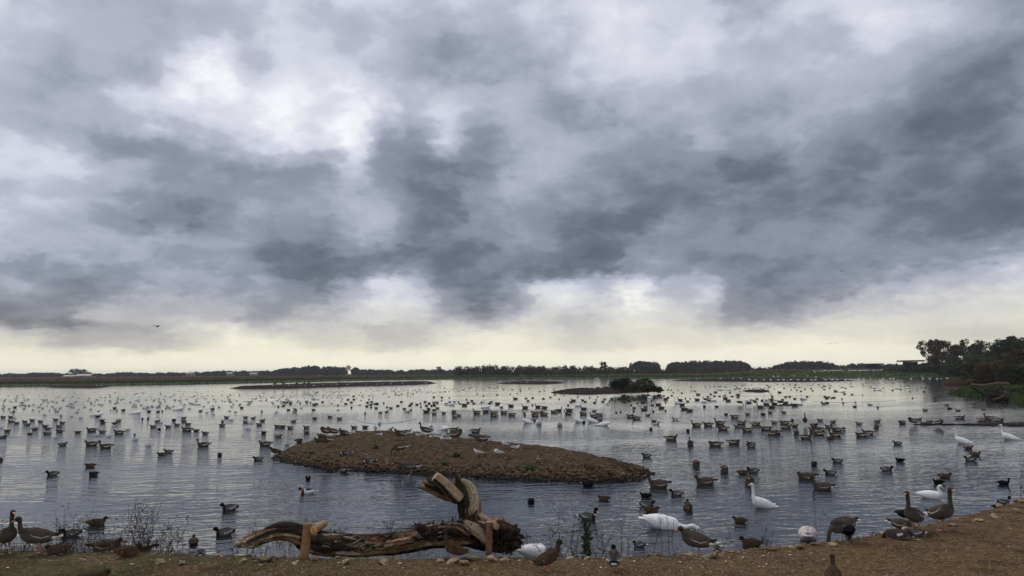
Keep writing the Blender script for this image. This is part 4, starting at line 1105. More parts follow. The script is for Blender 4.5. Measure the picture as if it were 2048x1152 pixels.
WEEDS = [(22, 1052, 1108, 'thin weed between the two left geese'), (33, 1042, 1108, 'taller weed just left of the walking goose breast'), (52, 1068, 1108, 'short weed under the walking goose'),
 (100, 1062, 1106, 'weed behind the walking goose tail'), (124, 1033, 1102, 'weed with dark heads in front of the swimming drake head'), (137, 1034, 1100, 'weed rising before the drake back'), (150, 1040, 1106, 'bushy weed at the drake tail'),
 (163, 1052, 1106, 'weed between the drake and the lying goose'), (180, 1048, 1104, 'bare weed left of the lying goose white tail'), (221, 1026, 1080, 'branched weed rising right of the upper brown duck'), (241, 1028, 1106, 'tall weed with a spread head above the squatting hen'), (254, 1056, 1100, 'short slanting weed right of the hen head'),
 (274, 1018, 1108, 'tall dense weed, left stem of the tallest clump'), (282, 1014, 1108, 'tall dense weed, middle of the tallest clump'), (292, 1008, 1108, 'tallest weed of the shore with dark seed heads'), (302, 1034, 1108, 'reddish weed beside the tallest clump'),
 (316, 1042, 1108, 'thin reddish weed right of the tallest clump'), (330, 1050, 1108, 'thin weed halfway to the drake at the stones'), (344, 1044, 1108, 'weed with a forked head near the stones'), (360, 1060, 1108, 'last thin weed before the small swimming duck'),
 (478, 1062, 1104, 'stiff weed at the left tip of the fallen tree'), (506, 1058, 1090, 'small weed over the left end of the trunk'), (522, 1055, 1088, 'small forked weed over the thin part of the trunk'), (578, 1036, 1060, 'weed sprig above the arch of the trunk'), (626, 1034, 1056, 'weed sprig behind the pole ends'),
 (668, 1052, 1076, 'tiny weed behind the trunk right of the stake'), (684, 1050, 1076, 'tiny twin weed behind the trunk'), (776, 1040, 1076, 'tiny weed behind the moss on the trunk'), (908, 1030, 1052, 'weed sprig left of the standing limb foot'),
 (1060, 1062, 1078, 'tiny arrow-shaped twig in the water right of the root mass'), (1097, 1040, 1110, 'stiff bare weed behind the small brown duck'), (1124, 1022, 1110, 'weed with seed heads right of the small brown duck'), (1150, 1045, 1110, 'branching dark weed below the green-headed drake'),
 (1198, 1052, 1108, 'thin weed right of the green leafy plant'), (1218, 1052, 1106, 'thin forked weed left of the tall stick'), (1236, 1030, 1106, 'tallest bare stick before the drake seen from behind'), (1256, 1072, 1108, 'leaning bare stick right of the drake seen from behind'),
 (1306, 1030, 1082, 'thin twig in front of the feeding swan back'), (1322, 1035, 1088, 'second thin twig in front of the feeding swan'), (1340, 1038, 1094, 'leaning twig in front of the feeding swan breast'), (1352, 1044, 1098, 'leaning twig at the neck of the feeding swan'),
 (1436, 1058, 1100, 'bare stick rising behind the drake at the stones'), (1540, 1060, 1092, 'fine weed left of the resting swan'), (1549, 1066, 1096, 'bare stick left of the resting swan'), (1750, 1058, 1078, 'short twig among the stones left of the feeding wigeon'), (2041, 928, 1000, 'thin weed at the right edge above the stones')]
for i, (px, t, b, l) in enumerate(WEEDS):
    dense = i in (4, 6, 12, 13, 14)
    stick = 'stick' in l or 'twig' in l
    weed(px, t, b, 300 + i, 'dry dark ' + l if not stick else 'dry ' + l, 1.0 if not stick else 0.2, 0.15 if stick else 0.35, 5 if dense else (1 if stick else 3))
weed(1172, 1044, 1110, 390, 'green leafy plant standing between the drake and the shore', leafy=True, nst=5, spread=0.2)
# low dry grass at the left water's edge and below the trunk
r = np.random.default_rng(44)
px = np.concatenate([r.uniform(-20, 380, 5200), r.uniform(560, 900, 700)])
pts = []
for a_ in px:
    e = np.interp(a_, [p[0] for p in bank_px], [p[1] for p in bank_px]); q = P(a_, e - abs(r.normal()) * 2.5 + 2.5, 0.28); pts.append((q.x, q.y, bank_z(q.x, q.y) - 0.01 if False else 0.22))
V, Ft = blades(np.array(pts), 0.04 + 0.10 * r.random(len(pts)) ** 2, 0.006, r, 0.6)
tag(link('dry_grass', mesh_np('dry_grass', V, Ft, M_drygrass, False)), label='dry grass and stubble along the near water edge', kind='stuff')
px = np.concatenate([r.uniform(20, 330, 420), r.uniform(560, 860, 100)])
pts = [tuple(P(a_, np.interp(a_, [p[0] for p in bank_px], [p[1] for p in bank_px]) - 4, 0.1)) for a_ in px]
V, Ft = blades(np.array(pts), 0.12 + 0.25 * r.random(len(pts)), 0.006, r, 0.2)
tag(link('dead_stalks', mesh_np('dead_stalks', V, Ft, M_reed, False)), label='thin reddish dead stalks at the left water edge', kind='stuff')
# short moss and grass on the left part of the bank
M_mossg = leaf_material('moss_blades', (0.040, 0.040, 0.010), (0.110, 0.095, 0.030), 2.0)
n = 26000; px = r.uniform(-60, 900, n); ey = np.interp(px, [p[0] for p in bank_px], [p[1] for p in bank_px]); py = ey + 4 + (1165 - ey) * r.random(n)
dens = (r.random(n) < np.interp(px, [0, 450, 900], [1.0, 0.45, 0.0]) * 0.95); px, py = px[dens], py[dens]
w = np.array([P(a_, b_, 0.33)[:] for a_, b_ in zip(px, py)]); z_, _ = bank_height(w[:, 0], w[:, 1]); w[:, 2] = z_ - 0.004
kp = fbm(w[:, 0] * 1.4 + 40, w[:, 1] * 2.2 + 40, 3, 88) > 0.44; w = w[kp]
V, Ft = blades(w, 0.008 + 0.02 * r.random(len(w)), 0.007, r, 0.9)
tag(link('moss', mesh_np('moss', V, Ft, M_mossg, False)), label='short olive moss and grass on the left part of the bank', kind='stuff')

# ------------------------------------------------------------------ air: a little haze over the marsh
M_haze = bpy.data.materials.new('haze'); M_haze.use_nodes = True; nt = M_haze.node_tree; nt.nodes.clear()
pv = nt.nodes.new('ShaderNodeVolumePrincipled'); pv.inputs['Color'].default_value = (0.82, 0.86, 0.95, 1); pv.inputs['Density'].default_value = 0.00015
mo = nt.nodes.new('ShaderNodeOutputMaterial'); nt.links.new(pv.outputs[0], mo.inputs['Volume'])
V, Fq = box(-2300, 2300, -80, 2500, -2.0, 15.5)
tag(link('haze', mesh_np('haze', V, Fq, M_haze, False)), label='thin haze lying over the lake and marsh', kind='stuff')

# ------------------------------------------------------------------ birds
def bird_material(name, feather=1.0, rough=0.95):
    M, h = material(name)
    at = attr(h, 'col'); ab = attr(h, 'bar')
    to = h.node('ShaderNodeTexCoord').outputs['Object']
    ox, oy, oz = h.sep(to)
    vec = h.xyz(h.m('MULTIPLY', ox, 0.62), oy, h.m('MULTIPLY', oz, 1.15))
    vo = h.node('ShaderNodeTexVoronoi', feature='DISTANCE_TO_EDGE'); h.put(vo.inputs['Vector'], vec); vo.inputs['Scale'].default_value = 58.0
    n = h.noise(to, 60.0, 3.0, 0.6); n2 = h.noise(to, 12.0, 3.0, 0.6)
    edge = h.m('MULTIPLY', h.mr(vo.outputs['Distance'], 0.0, 0.22, 1.0, 0.0), h.mr(n2.outputs['Fac'], 0.35, 0.6, 0.45, 1.0))
    f = h.m('MULTIPLY', edge, ab.outputs['Fac'])
    lt = h.mix(1.0, at.outputs['Color'], (2.9, 2.7, 2.5, 1), 'MULTIPLY')
    c = h.mix(f, at.outputs['Color'], lt)
    v = h.mr(n.outputs['Fac'], 0.3, 0.7, 0.80, 1.15); v2 = h.mr(n2.outputs['Fac'], 0.3, 0.7, 0.88, 1.08)
    c = h.mix(1.0, c, h.xyz(v, v, v), 'MULTIPLY'); c = h.mix(1.0, c, h.xyz(v2, v2, v2), 'MULTIPLY')
    h.put(h.bs.inputs['Base Color'], c); h.bs.inputs['Roughness'].default_value = rough
    h.bs.inputs['Specular IOR Level'].default_value = 0.08
    h.put(h.bs.inputs['Normal'], bump(h, h.m('MULTIPLY_ADD', vo.outputs['Distance'], 1.2, n.outputs['Fac']), 0.5, 0.006))
    return M
M_bird = bird_material('plumage')
def plain(name, c, rough=0.5):
    M, h = material(name); to = h.node('ShaderNodeTexCoord').outputs['Object']
    n = h.noise(to, 40.0, 3.0, 0.6); v = h.mr(n.outputs['Fac'], 0.3, 0.7, 0.85, 1.12)
    h.put(h.bs.inputs['Base Color'], h.mix(1.0, rgb(c), h.xyz(v, v, v), 'MULTIPLY')); h.bs.inputs['Roughness'].default_value = rough
    return M
MB = {k: plain('bill_' + k, c, 0.4) for k, c in dict(orange=(0.50, 0.19, 0.10), olive=(0.26, 0.24, 0.07), dull=(0.17, 0.10, 0.05), white=(0.75, 0.72, 0.68), yellow=(0.72, 0.42, 0.03), red=(0.50, 0.06, 0.03), grey=(0.10, 0.11, 0.13), darkred=(0.16, 0.03, 0.02)).items()}
ML = {k: plain('leg_' + k, c, 0.6) for k, c in dict(pink=(0.48, 0.20, 0.14), orange=(0.60, 0.20, 0.05), grey=(0.10, 0.10, 0.09), black=(0.02, 0.02, 0.02), red=(0.35, 0.05, 0.03)).items()}
M_eye = plain('eye_black', (0.006, 0.005, 0.005), 0.1)
M_far = bird_material('plumage_far')

SP = {  # L body length, w half width, h half height, k neck scale, nr neck radii, hr head radius, bl bill length, leg height
 'goose':   dict(L=.57, w=.138, h=.130, k=.95, nr=(.070, .036), hr=.044, bl=.062, bd=.5, leg=.20, bill='orange', legc='pink', wl=.57),
 'swan':    dict(L=.80, w=.215, h=.195, k=1.55, nr=(.105, .048), hr=.058, bl=.10, bd=.42, leg=.25, bill='yellow', legc='black', wl=.52),
 'drake':   dict(L=.34, w=.093, h=.083, k=.56, nr=(.050, .031), hr=.037, bl=.052, bd=.36, leg=.085, bill='olive', legc='orange', wl=.55),
 'hen':     dict(L=.33, w=.091, h=.081, k=.54, nr=(.047, .029), hr=.034, bl=.050, bd=.36, leg=.085, bill='dull', legc='orange', wl=.55),
 'coot':    dict(L=.27, w=.078, h=.072, k=.46, nr=(.040, .024), hr=.026, bl=.032, bd=.5, leg=.10, bill='white', legc='grey', wl=.5),
 'gull':    dict(L=.25, w=.056, h=.050, k=.34, nr=(.036, .024), hr=.026, bl=.032, bd=.35, leg=.08, bill='darkred', legc='red', wl=.74),
 'shelduck':dict(L=.42, w=.098, h=.088, k=.66, nr=(.048, .028), hr=.036, bl=.055, bd=.42, leg=.13, bill='red', legc='pink', wl=.56),
 'wigeon':  dict(L=.33, w=.082, h=.072, k=.44, nr=(.044, .028), hr=.032, bl=.036, bd=.4, leg=.08, bill='grey', legc='grey', wl=.55),
 'duck':    dict(L=.30, w=.086, h=.076, k=.44, nr=(.042, .027), hr=.030, bl=.042, bd=.4, leg=.08, bill='grey', legc='grey', wl=.5),
}
ST = np.array([(-.60, .02, .03, .10), (-.52, .28, .16, .14), (-.40, .58, .42, .12), (-.25, .82, .72, .06), (-.08, .97, .93, .02), (.10, 1.0, 1.0, 0), (.26, .93, .98, -.01), (.38, .76, .88, .0), (.46, .50, .66, .04), (.50, .20, .35, .08), (.515, .02, .03, .10)])
def body_fn(sp, z0, pitch, puff=1.0):
    L, w, h_ = sp['L'], sp['w'], sp['h']
    X = ST[:, 0] * L; RY = ST[:, 1] * w * puff; RZ = ST[:, 2] * h_ * puff; ZC = z0 + ST[:, 3] * h_ * 2 + X * math.tan(pitch)
    return X, RY, RZ, ZC
NECK = {  # points relative to the neck base, for the goose; then head direction
 'up':      ([(0, 0, 0), (.065, 0, .055), (.085, 0, .14), (.095, 0, .225), (.105, 0, .275)], (1, 0, -.12)),
 'tall':    ([(0, 0, 0), (.05, 0, .08), (.055, 0, .19), (.06, 0, .30), (.07, 0, .365)], (1, 0, .18)),
 'low':     ([(0, 0, 0), (.05, 0, .05), (.065, 0, .105), (.085, 0, .145)], (1, 0, -.1)),
 'rest':    ([(0, 0, 0), (.02, 0, .05), (.035, 0, .085), (.055, 0, .105)], (1, 0, -.15)),
 'feed':    ([(0, 0, 0), (.09, 0, -.02), (.15, 0, -.10), (.17, 0, -.20), (.18, 0, -.27)], (.45, 0, -1)),
 'stretch': ([(0, 0, 0), (.10, 0, .05), (.19, 0, .085), (.27, 0, .105), (.31, 0, .11)], (1, 0, -.05)),
 'preen':   ([(0, 0, 0), (.06, .015, .06), (.05, .05, .115), (-.005, .085, .13), (-.05, .10, .11)], (-.9, .1, -.45)),
 'sleep':   ([(0, 0, 0), (.02, 0, .07), (-.03, .02, .105), (-.10, .03, .095)], (-1, .15, -.25)),
 'scurve':  ([(0, 0, 0), (.075, 0, .02), (.075, 0, .09), (.035, 0, .15), (.035, 0, .215), (.075, 0, .25)], (1, 0, -.55)),
 'dip':     ([(0, 0, 0), (.10, 0, -.015), (.19, 0, -.02), (.27, 0, .0), (.33, 0, -.03)], (.8, 0, -.55)),
 'under':   ([(0, 0, 0), (.08, 0, -.05), (.13, 0, -.12), (.16, 0, -.2)], (.4, 0, -1)),
}
def ell_rings(X, RY, RZ, ZC, n=20):
    a = np.arange(n) * 2 * np.pi / n; V = []
    for x, ry, rz, zc_ in zip(X, RY, RZ, ZC): V.append(np.column_stack([np.full(n, x), ry * np.sin(a), zc_ + rz * np.cos(a)]))
    V = np.concatenate(V); Fq = grid_faces(len(X), n, True)
    return V, Fq
def resample(X, cols, m):
    t = np.linspace(0, len(X) - 1, m); 
    P_ = spline(np.column_stack([X] + cols), m); return [P_[:, i] for i in range(P_.shape[1])]
def closed(V, Fq, n):
    """cap a ring tube with centre points; returns triangles"""
    Ft = np.concatenate([Fq[:, [0, 1, 2]], Fq[:, [0, 2, 3]]]); m = len(V)
    V = np.concatenate([V, [V[:n].mean(0)], [V[-n:].mean(0)]]); k = np.arange(n); k2 = (k + 1) % n
    Ft = np.concatenate([Ft, np.stack([np.full(n, m), k, k2], 1), np.stack([np.full(n, m + 1), m - n + k2, m - n + k], 1)])
    return V, Ft
def orient(d):
    d = Vector(d).normalized(); up = Vector((0, 0, 1))
    if abs(d.z) > 0.95: up = Vector((1, 0, 0.2))
    s = up.cross(d).normalized(); u = d.cross(s)
    return np.array(d), np.array(s), np.array(u)
def head_shape(c, hd, r, n=14, m=9, lx=1.30, ly=.92, lz=1.0):
    d, s, u = orient(hd); t = np.linspace(0, np.pi, m); a = np.arange(n) * 2 * np.pi / n; V = []
    for q in t:
        k = math.sin(q); x = -math.cos(q) * lx * r
        V.append(np.array(c) + d * x + (np.cos(a)[:, None] * u * lz + np.sin(a)[:, None] * s * ly) * (r * max(k, .02)))
    V = np.concatenate(V); return closed(V, grid_faces(m, n, True), n)
def bill_shape(c, hd, sp, n=8):
    d, s, u = orient(hd); r = sp['hr']; bl = sp['bl']; bd = sp['bd']
    d2 = d * 0.97 - u * 0.24; d2 /= np.linalg.norm(d2)
    st = [(0.75 * r, r * .50, r * bd * 1.15), (r * 1.15, r * .46, r * bd), (r * 1.15 + bl * .5, r * .36, r * bd * .55), (r * 1.15 + bl * .85, r * .34, r * bd * .34), (r * 1.15 + bl, r * .12, r * bd * .16)]
    a = np.arange(n) * 2 * np.pi / n; V = []
    for x, ry, rz in st: V.append(np.array(c) + d2 * x - u * r * .12 + np.cos(a)[:, None] * u * rz + np.sin(a)[:, None] * s * ry)
    return closed(np.concatenate(V), grid_faces(len(st), n, True), n)
def union(shapes, voxel, smooth=3):
    V = []; Fq = []; k = 0
    for v, f in shapes: V.append(v); Fq.append(f + k); k += len(v)
    me = mesh_np('tmp', np.concatenate(V), np.concatenate(Fq)); o = bpy.data.objects.new('tmp', me); COL.objects.link(o)
    bm = bmesh.new(); bm.from_mesh(me); bmesh.ops.recalc_face_normals(bm, faces=bm.faces); bm.to_mesh(me); bm.free()
    md = o.modifiers.new('r', 'REMESH'); md.mode = 'VOXEL'; md.voxel_size = voxel; md.adaptivity = 0
    ms = o.modifiers.new('s', 'SMOOTH'); ms.factor = 0.5; ms.iterations = smooth
    dg = bpy.context.evaluated_depsgraph_get(); ev = o.evaluated_get(dg)
    m2 = bpy.data.meshes.new_from_object(ev)
    bpy.data.objects.remove(o); bpy.data.meshes.remove(me)
    m2.polygons.foreach_set('use_smooth', np.full(len(m2.polygons), True))
    v = np.empty(len(m2.vertices) * 3, np.float32); m2.vertices.foreach_get('co', v)
    return m2, v.reshape(-1, 3).astype(float)
def mixc(a, b, t):
    t = np.clip(t, 0, 1)[:, None]; return a * (1 - t) + b * t
C_ = lambda *a: np.array(a, float)
def plumage(kind, V, part, bx, bz, by, nt):
    """part: 0 body 1 neck 2 head; bx body station -.6...5; bz,by -1..1 on the section; nt 0..1 along the neck"""
    n = len(V); bar = np.zeros(n)
    def full(c): return np.tile(np.array(c, float), (n, 1))
    B = part == 0; N = part == 1; H = part == 2
    if kind == 'goose':
        c = full((.165, .140, .118)); c = mixc(c, full((.085, .068, .055)), smoothstep(.05, .6, bz) * B)
        c = mixc(c, full((.24, .21, .185)), smoothstep(-.15, -.75, bz) * B * (bx > -.2))
        c = mixc(c, full((.74, .72, .69)), B * smoothstep(-.30, -.37, bx) * smoothstep(.35, .0, bz))
        c = mixc(c, full((.12, .10, .085)), N * smoothstep(.1, .8, nt)); c = mixc(c, full((.095, .075, .060)), H * 1.0)
        bar = B * smoothstep(-.9, .3, bz) * .55 * (bx < .3)
    elif kind == 'swan':
        c = full((.86, .85, .82)); c = mixc(c, full((.74, .70, .60)), (H | N) * smoothstep(.75, 1, nt) * .5)
    elif kind == 'cygnet':
        c = full((.62, .56, .52)); c = mixc(c, full((.42, .36, .33)), smoothstep(.0, .7, bz) * B * (np.abs(by) < .6))
    elif kind == 'drake':
        c = full((.27, .265, .25)); c = mixc(c, full((.13, .115, .10)), smoothstep(.35, .75, bz) * B)
        c = mixc(c, full((.055, .028, .018)), B * smoothstep(.28, .36, bx)); c = mixc(c, full((.012, .012, .014)), B * smoothstep(-.34, -.40, bx) * smoothstep(-.545, -.53, bx))
        c = mixc(c, full((.62, .60, .57)), B * (bx < -.50)); c = mixc(c, full((.055, .028, .018)), N * 1.0)
        c = mixc(c, full((.72, .70, .67)), N * (nt > .36) * (nt < .50)); c = mixc(c, full((.008, .022, .014)), ((N & (nt >= .50)) | H) * 1.0)
    elif kind == 'hen':
        c = full((.120, .078, .045)); c = mixc(c, full((.070, .045, .028)), smoothstep(.1, .7, bz) * B); c = mixc(c, full((.17, .125, .085)), B * smoothstep(-.2, -.8, bz))
        c = mixc(c, full((.125, .090, .060)), N * 1.0); c = mixc(c, full((.075, .050, .034)), H * 1.0); bar = B * .75 + N * .2
    elif kind == 'coot':
        c = full((.017, .017, .020)); c = mixc(c, full((.008, .008, .010)), (H | N) * 1.0)
    elif kind == 'gull':
        c = full((.72, .71, .70)); c = mixc(c, full((.36, .37, .39)), smoothstep(.2, .5, bz) * B * (bx < .3))
    elif kind == 'gullgrey':
        c = full((.36, .36, .38)); c = mixc(c, full((.20, .205, .22)), smoothstep(.0, .4, bz) * B * (bx < .3)); c = np.maximum(c, .351)
    elif kind == 'shelduck':
        c = full((.72, .71, .69)); c = mixc(c, full((.22, .07, .025)), B * smoothstep(.22, .26, bx) * smoothstep(.46, .42, bx))
        c = mixc(c, full((.015, .02, .018)), ((N & (nt > .35)) | H) * 1.0)
    elif kind == 'wigeon':
        c = full((.15, .10, .085)); c = mixc(c, full((.085, .065, .058)), smoothstep(.2, .6, bz) * B); c = mixc(c, full((.10, .035, .022)), (N | H) * 1.0)
        c = mixc(c, full((.45, .42, .38)), B * smoothstep(-.45, -.8, bz)); bar = B * .3
    elif kind == 'duckpale':
        c = full((.022, .020, .022)); c = mixc(c, full((.30, .29, .28)), B * (bx < .22) * (bx > -.36) * smoothstep(.35, .15, bz))
    else:
        c = full((.050, .040, .034)); c = mixc(c, full((.10, .085, .07)), B * smoothstep(.2, -.3, bz) * (bx < .3) * (bx > -.4)); c = mixc(c, full((.028, .020, .018)), (N | H) * 1.0)
    dk = (c.max(1) < .34)[:, None]; c = np.where(dk, c * .50, c)
    return c, bar
def classify(V, body, neck, nrad, headc, hr):
    X, RY, RZ, ZC = body
    x = np.clip(V[:, 0], X[0], X[-1]); ry = np.maximum(np.interp(x, X, RY), 1e-3); rz = np.maximum(np.interp(x, X, RZ), 1e-3); zc_ = np.interp(x, X, ZC)
    by = V[:, 1] / ry; bz = (V[:, 2] - zc_) / rz
    sb = (np.sqrt(by ** 2 + bz ** 2) - 1) * np.minimum(ry, rz) + np.maximum(np.abs(V[:, 0] - x) - 0.0, 0)
    sn = np.full(len(V), 9.0); nt = np.zeros(len(V)); m = len(neck)
    for i in range(m - 1):
        a, b = neck[i], neck[i + 1]; e = b - a; t = np.clip(((V - a) @ e) / (e @ e), 0, 1)
        d = np.linalg.norm(V - (a + t[:, None] * e), axis=1) - (nrad[i] + (nrad[i + 1] - nrad[i]) * t)
        u_ = (i + t) / (m - 1); better = d < sn; sn = np.where(better, d, sn); nt = np.where(better, u_, nt)
    sh = np.linalg.norm(V - headc, axis=1) - hr * 1.12
    part = np.where(sn < sb, 1, 0); part = np.where((sh < sn + hr * .15) & (sh < sb), 2, part)
    return part, np.clip(bz, -1.2, 1.2), np.clip(by, -1.2, 1.2), nt
def wing_shape(sp, body, side, rear, nx=16, nf=9, open_=0.0):
    """folded wing lying over the flank, its tip beyond the rump"""
    X, RY, RZ, ZC = body; L = sp['L']
    xs = np.linspace(.27 * L, -sp['wl'] * L, nx); O = []; I = []
    for i, x in enumerate(xs):
        t = i / (nx - 1); xx = max(x, -.44 * L)
        ry = np.interp(xx, X, RY); rz = np.interp(xx, X, RZ); zc_ = np.interp(xx, X, ZC)
        if x < -.44 * L: zc_ += (xx - x) * 0.10
        f1 = math.radians(np.interp(t, [0, .12, .4, .7, 1], [62, 88, 96, 70, 24])); f0 = math.radians(np.interp(t, [0, .12, .4, 1], [44, 20, 6, 4]))
        o = np.interp(t, [0, .15, .5, 1], [.0, .10, .11, .06]) * sp['w']
        if x < -.44 * L: ry = max(ry, .38 * sp['w']); rz = max(rz, .40 * sp['h'])
        for j in range(nf):
            f = f0 + (f1 - f0) * j / (nf - 1); bulge = 1 - (2 * j / (nf - 1) - 1) ** 4 * 0.5
            O.append((x, side * (ry + o * bulge) * math.sin(f), zc_ + (rz + o * bulge) * math.cos(f)))
            I.append((x, side * (ry - .012) * math.sin(f), zc_ + (rz - .012) * math.cos(f)))
    O = np.array(O); I = np.array(I); n = nx * nf
    Fo = grid_faces(nx, nf); V = np.concatenate([O, I]); Fq = [Fo, Fo[:, ::-1] + n]
    loop = [(i, 0) for i in range(nx)] + [(nx - 1, j) for j in range(1, nf)] + [(i, nf - 1) for i in range(nx - 2, -1, -1)] + [(0, j) for j in range(nf - 2, 0, -1)]
    idx = np.array([i * nf + j for i, j in loop]); nx_ = np.roll(idx, -1)
    Fq.append(np.stack([idx, nx_, nx_ + n, idx + n], 1))
    ti = np.repeat(np.linspace(0, 1, nx), nf); tj = np.tile(np.linspace(0, 1, nf), nx)
    return V, np.concatenate(Fq), np.concatenate([ti, ti]), np.concatenate([tj, tj])
def wing_col(kind, ti, tj):
    n = len(ti)
    def full(c): return np.tile(np.array(c, float), (n, 1))
    bar = np.zeros(n)
    if kind == 'goose': c = full((.080, .063, .050)); c = mixc(c, full((.36, .32, .28)), (tj > .93) * (ti < .66)); c = mixc(c, full((.018, .016, .016)), smoothstep(.74, .84, ti)); bar = .95 * (ti < .8)
    elif kind == 'swan': c = full((.84, .83, .81))
    elif kind == 'cygnet': c = full((.50, .44, .41))
    elif kind == 'drake': c = full((.20, .19, .175)); c = mixc(c, full((.075, .055, .045)), smoothstep(.45, .25, tj)); c = mixc(c, full((.50, .49, .47)), (tj > .82) * (ti > .25) * (ti < .75)); c = mixc(c, full((.03, .028, .028)), smoothstep(.78, .9, ti))
    elif kind == 'hen': c = full((.072, .046, .028)); bar = .9 + 0 * ti; c = mixc(c, full((.30, .27, .23)), (tj > .90) * (ti > .48) * (ti < .60))
    elif kind == 'coot': c = full((.016, .016, .018))
    elif kind == 'gull': c = full((.38, .39, .41)); c = mixc(c, full((.03, .03, .03)), smoothstep(.80, .86, ti))
    elif kind == 'shelduck': c = full((.72, .71, .69)); c = mixc(c, full((.018, .018, .018)), (tj < .62) * (ti > .10)); c = mixc(c, full((.018, .018, .018)), smoothstep(.8, .85, ti))
    elif kind == 'wigeon': c = full((.085, .065, .058)); c = mixc(c, full((.55, .52, .48)), (tj > .72) * (ti > .3) * (ti < .6)); c = mixc(c, full((.02, .02, .02)), smoothstep(.75, .85, ti)); bar = .4 + 0 * ti
    elif kind == 'duckpale': c = full((.03, .028, .03))
    else: c = full((.042, .034, .030)); bar = .3 + 0 * ti
    dk = (c.max(1) < .30)[:, None]; c = np.where(dk, c * .50, c)
    return c, bar + np.zeros(n)
def put_attrs(me, c, bar):
    set_col(me, np.column_stack([c, np.ones(len(c))]))
    a = me.attributes.new('bar', 'FLOAT', 'POINT'); a.data.foreach_set('value', np.asarray(bar, np.float32))
def leg_shape(sp, x, y, ztop, dx, n=7):
    k = sp['leg'] / .20; rr = .0085 * max(.55, k)
    path = [(x - .01 * k, y, ztop), (x - .03 * k, y, ztop * .62), (x - .035 * k + dx * .4, y, ztop * .45), (x + dx, y, .012)]
    V, Ft = tube(path, [.022 * k + .004, .016 * k + .003, rr, rr * .9], n)
    fl = .085 * max(.55, k); z = .004
    fx = x + dx
    W_ = [(fx - .012, y, z + .012), (fx + fl * .8, y - fl * .48, z), (fx + fl, y, z), (fx + fl * .8, y + fl * .48, z), (fx - .012, y - .006, z), (fx - .012, y + .006, z), (fx + fl * .5, y, z + .010)]
    Fw = [(0, 1, 6), (0, 6, 3), (6, 1, 2), (6, 2, 3), (4, 2, 1), (4, 5, 2), (5, 3, 2), (0, 4, 1), (0, 3, 5)]
    m = len(V); return np.concatenate([V, W_]), np.concatenate([Ft, np.array(Fw) + m])
CACHE = {}
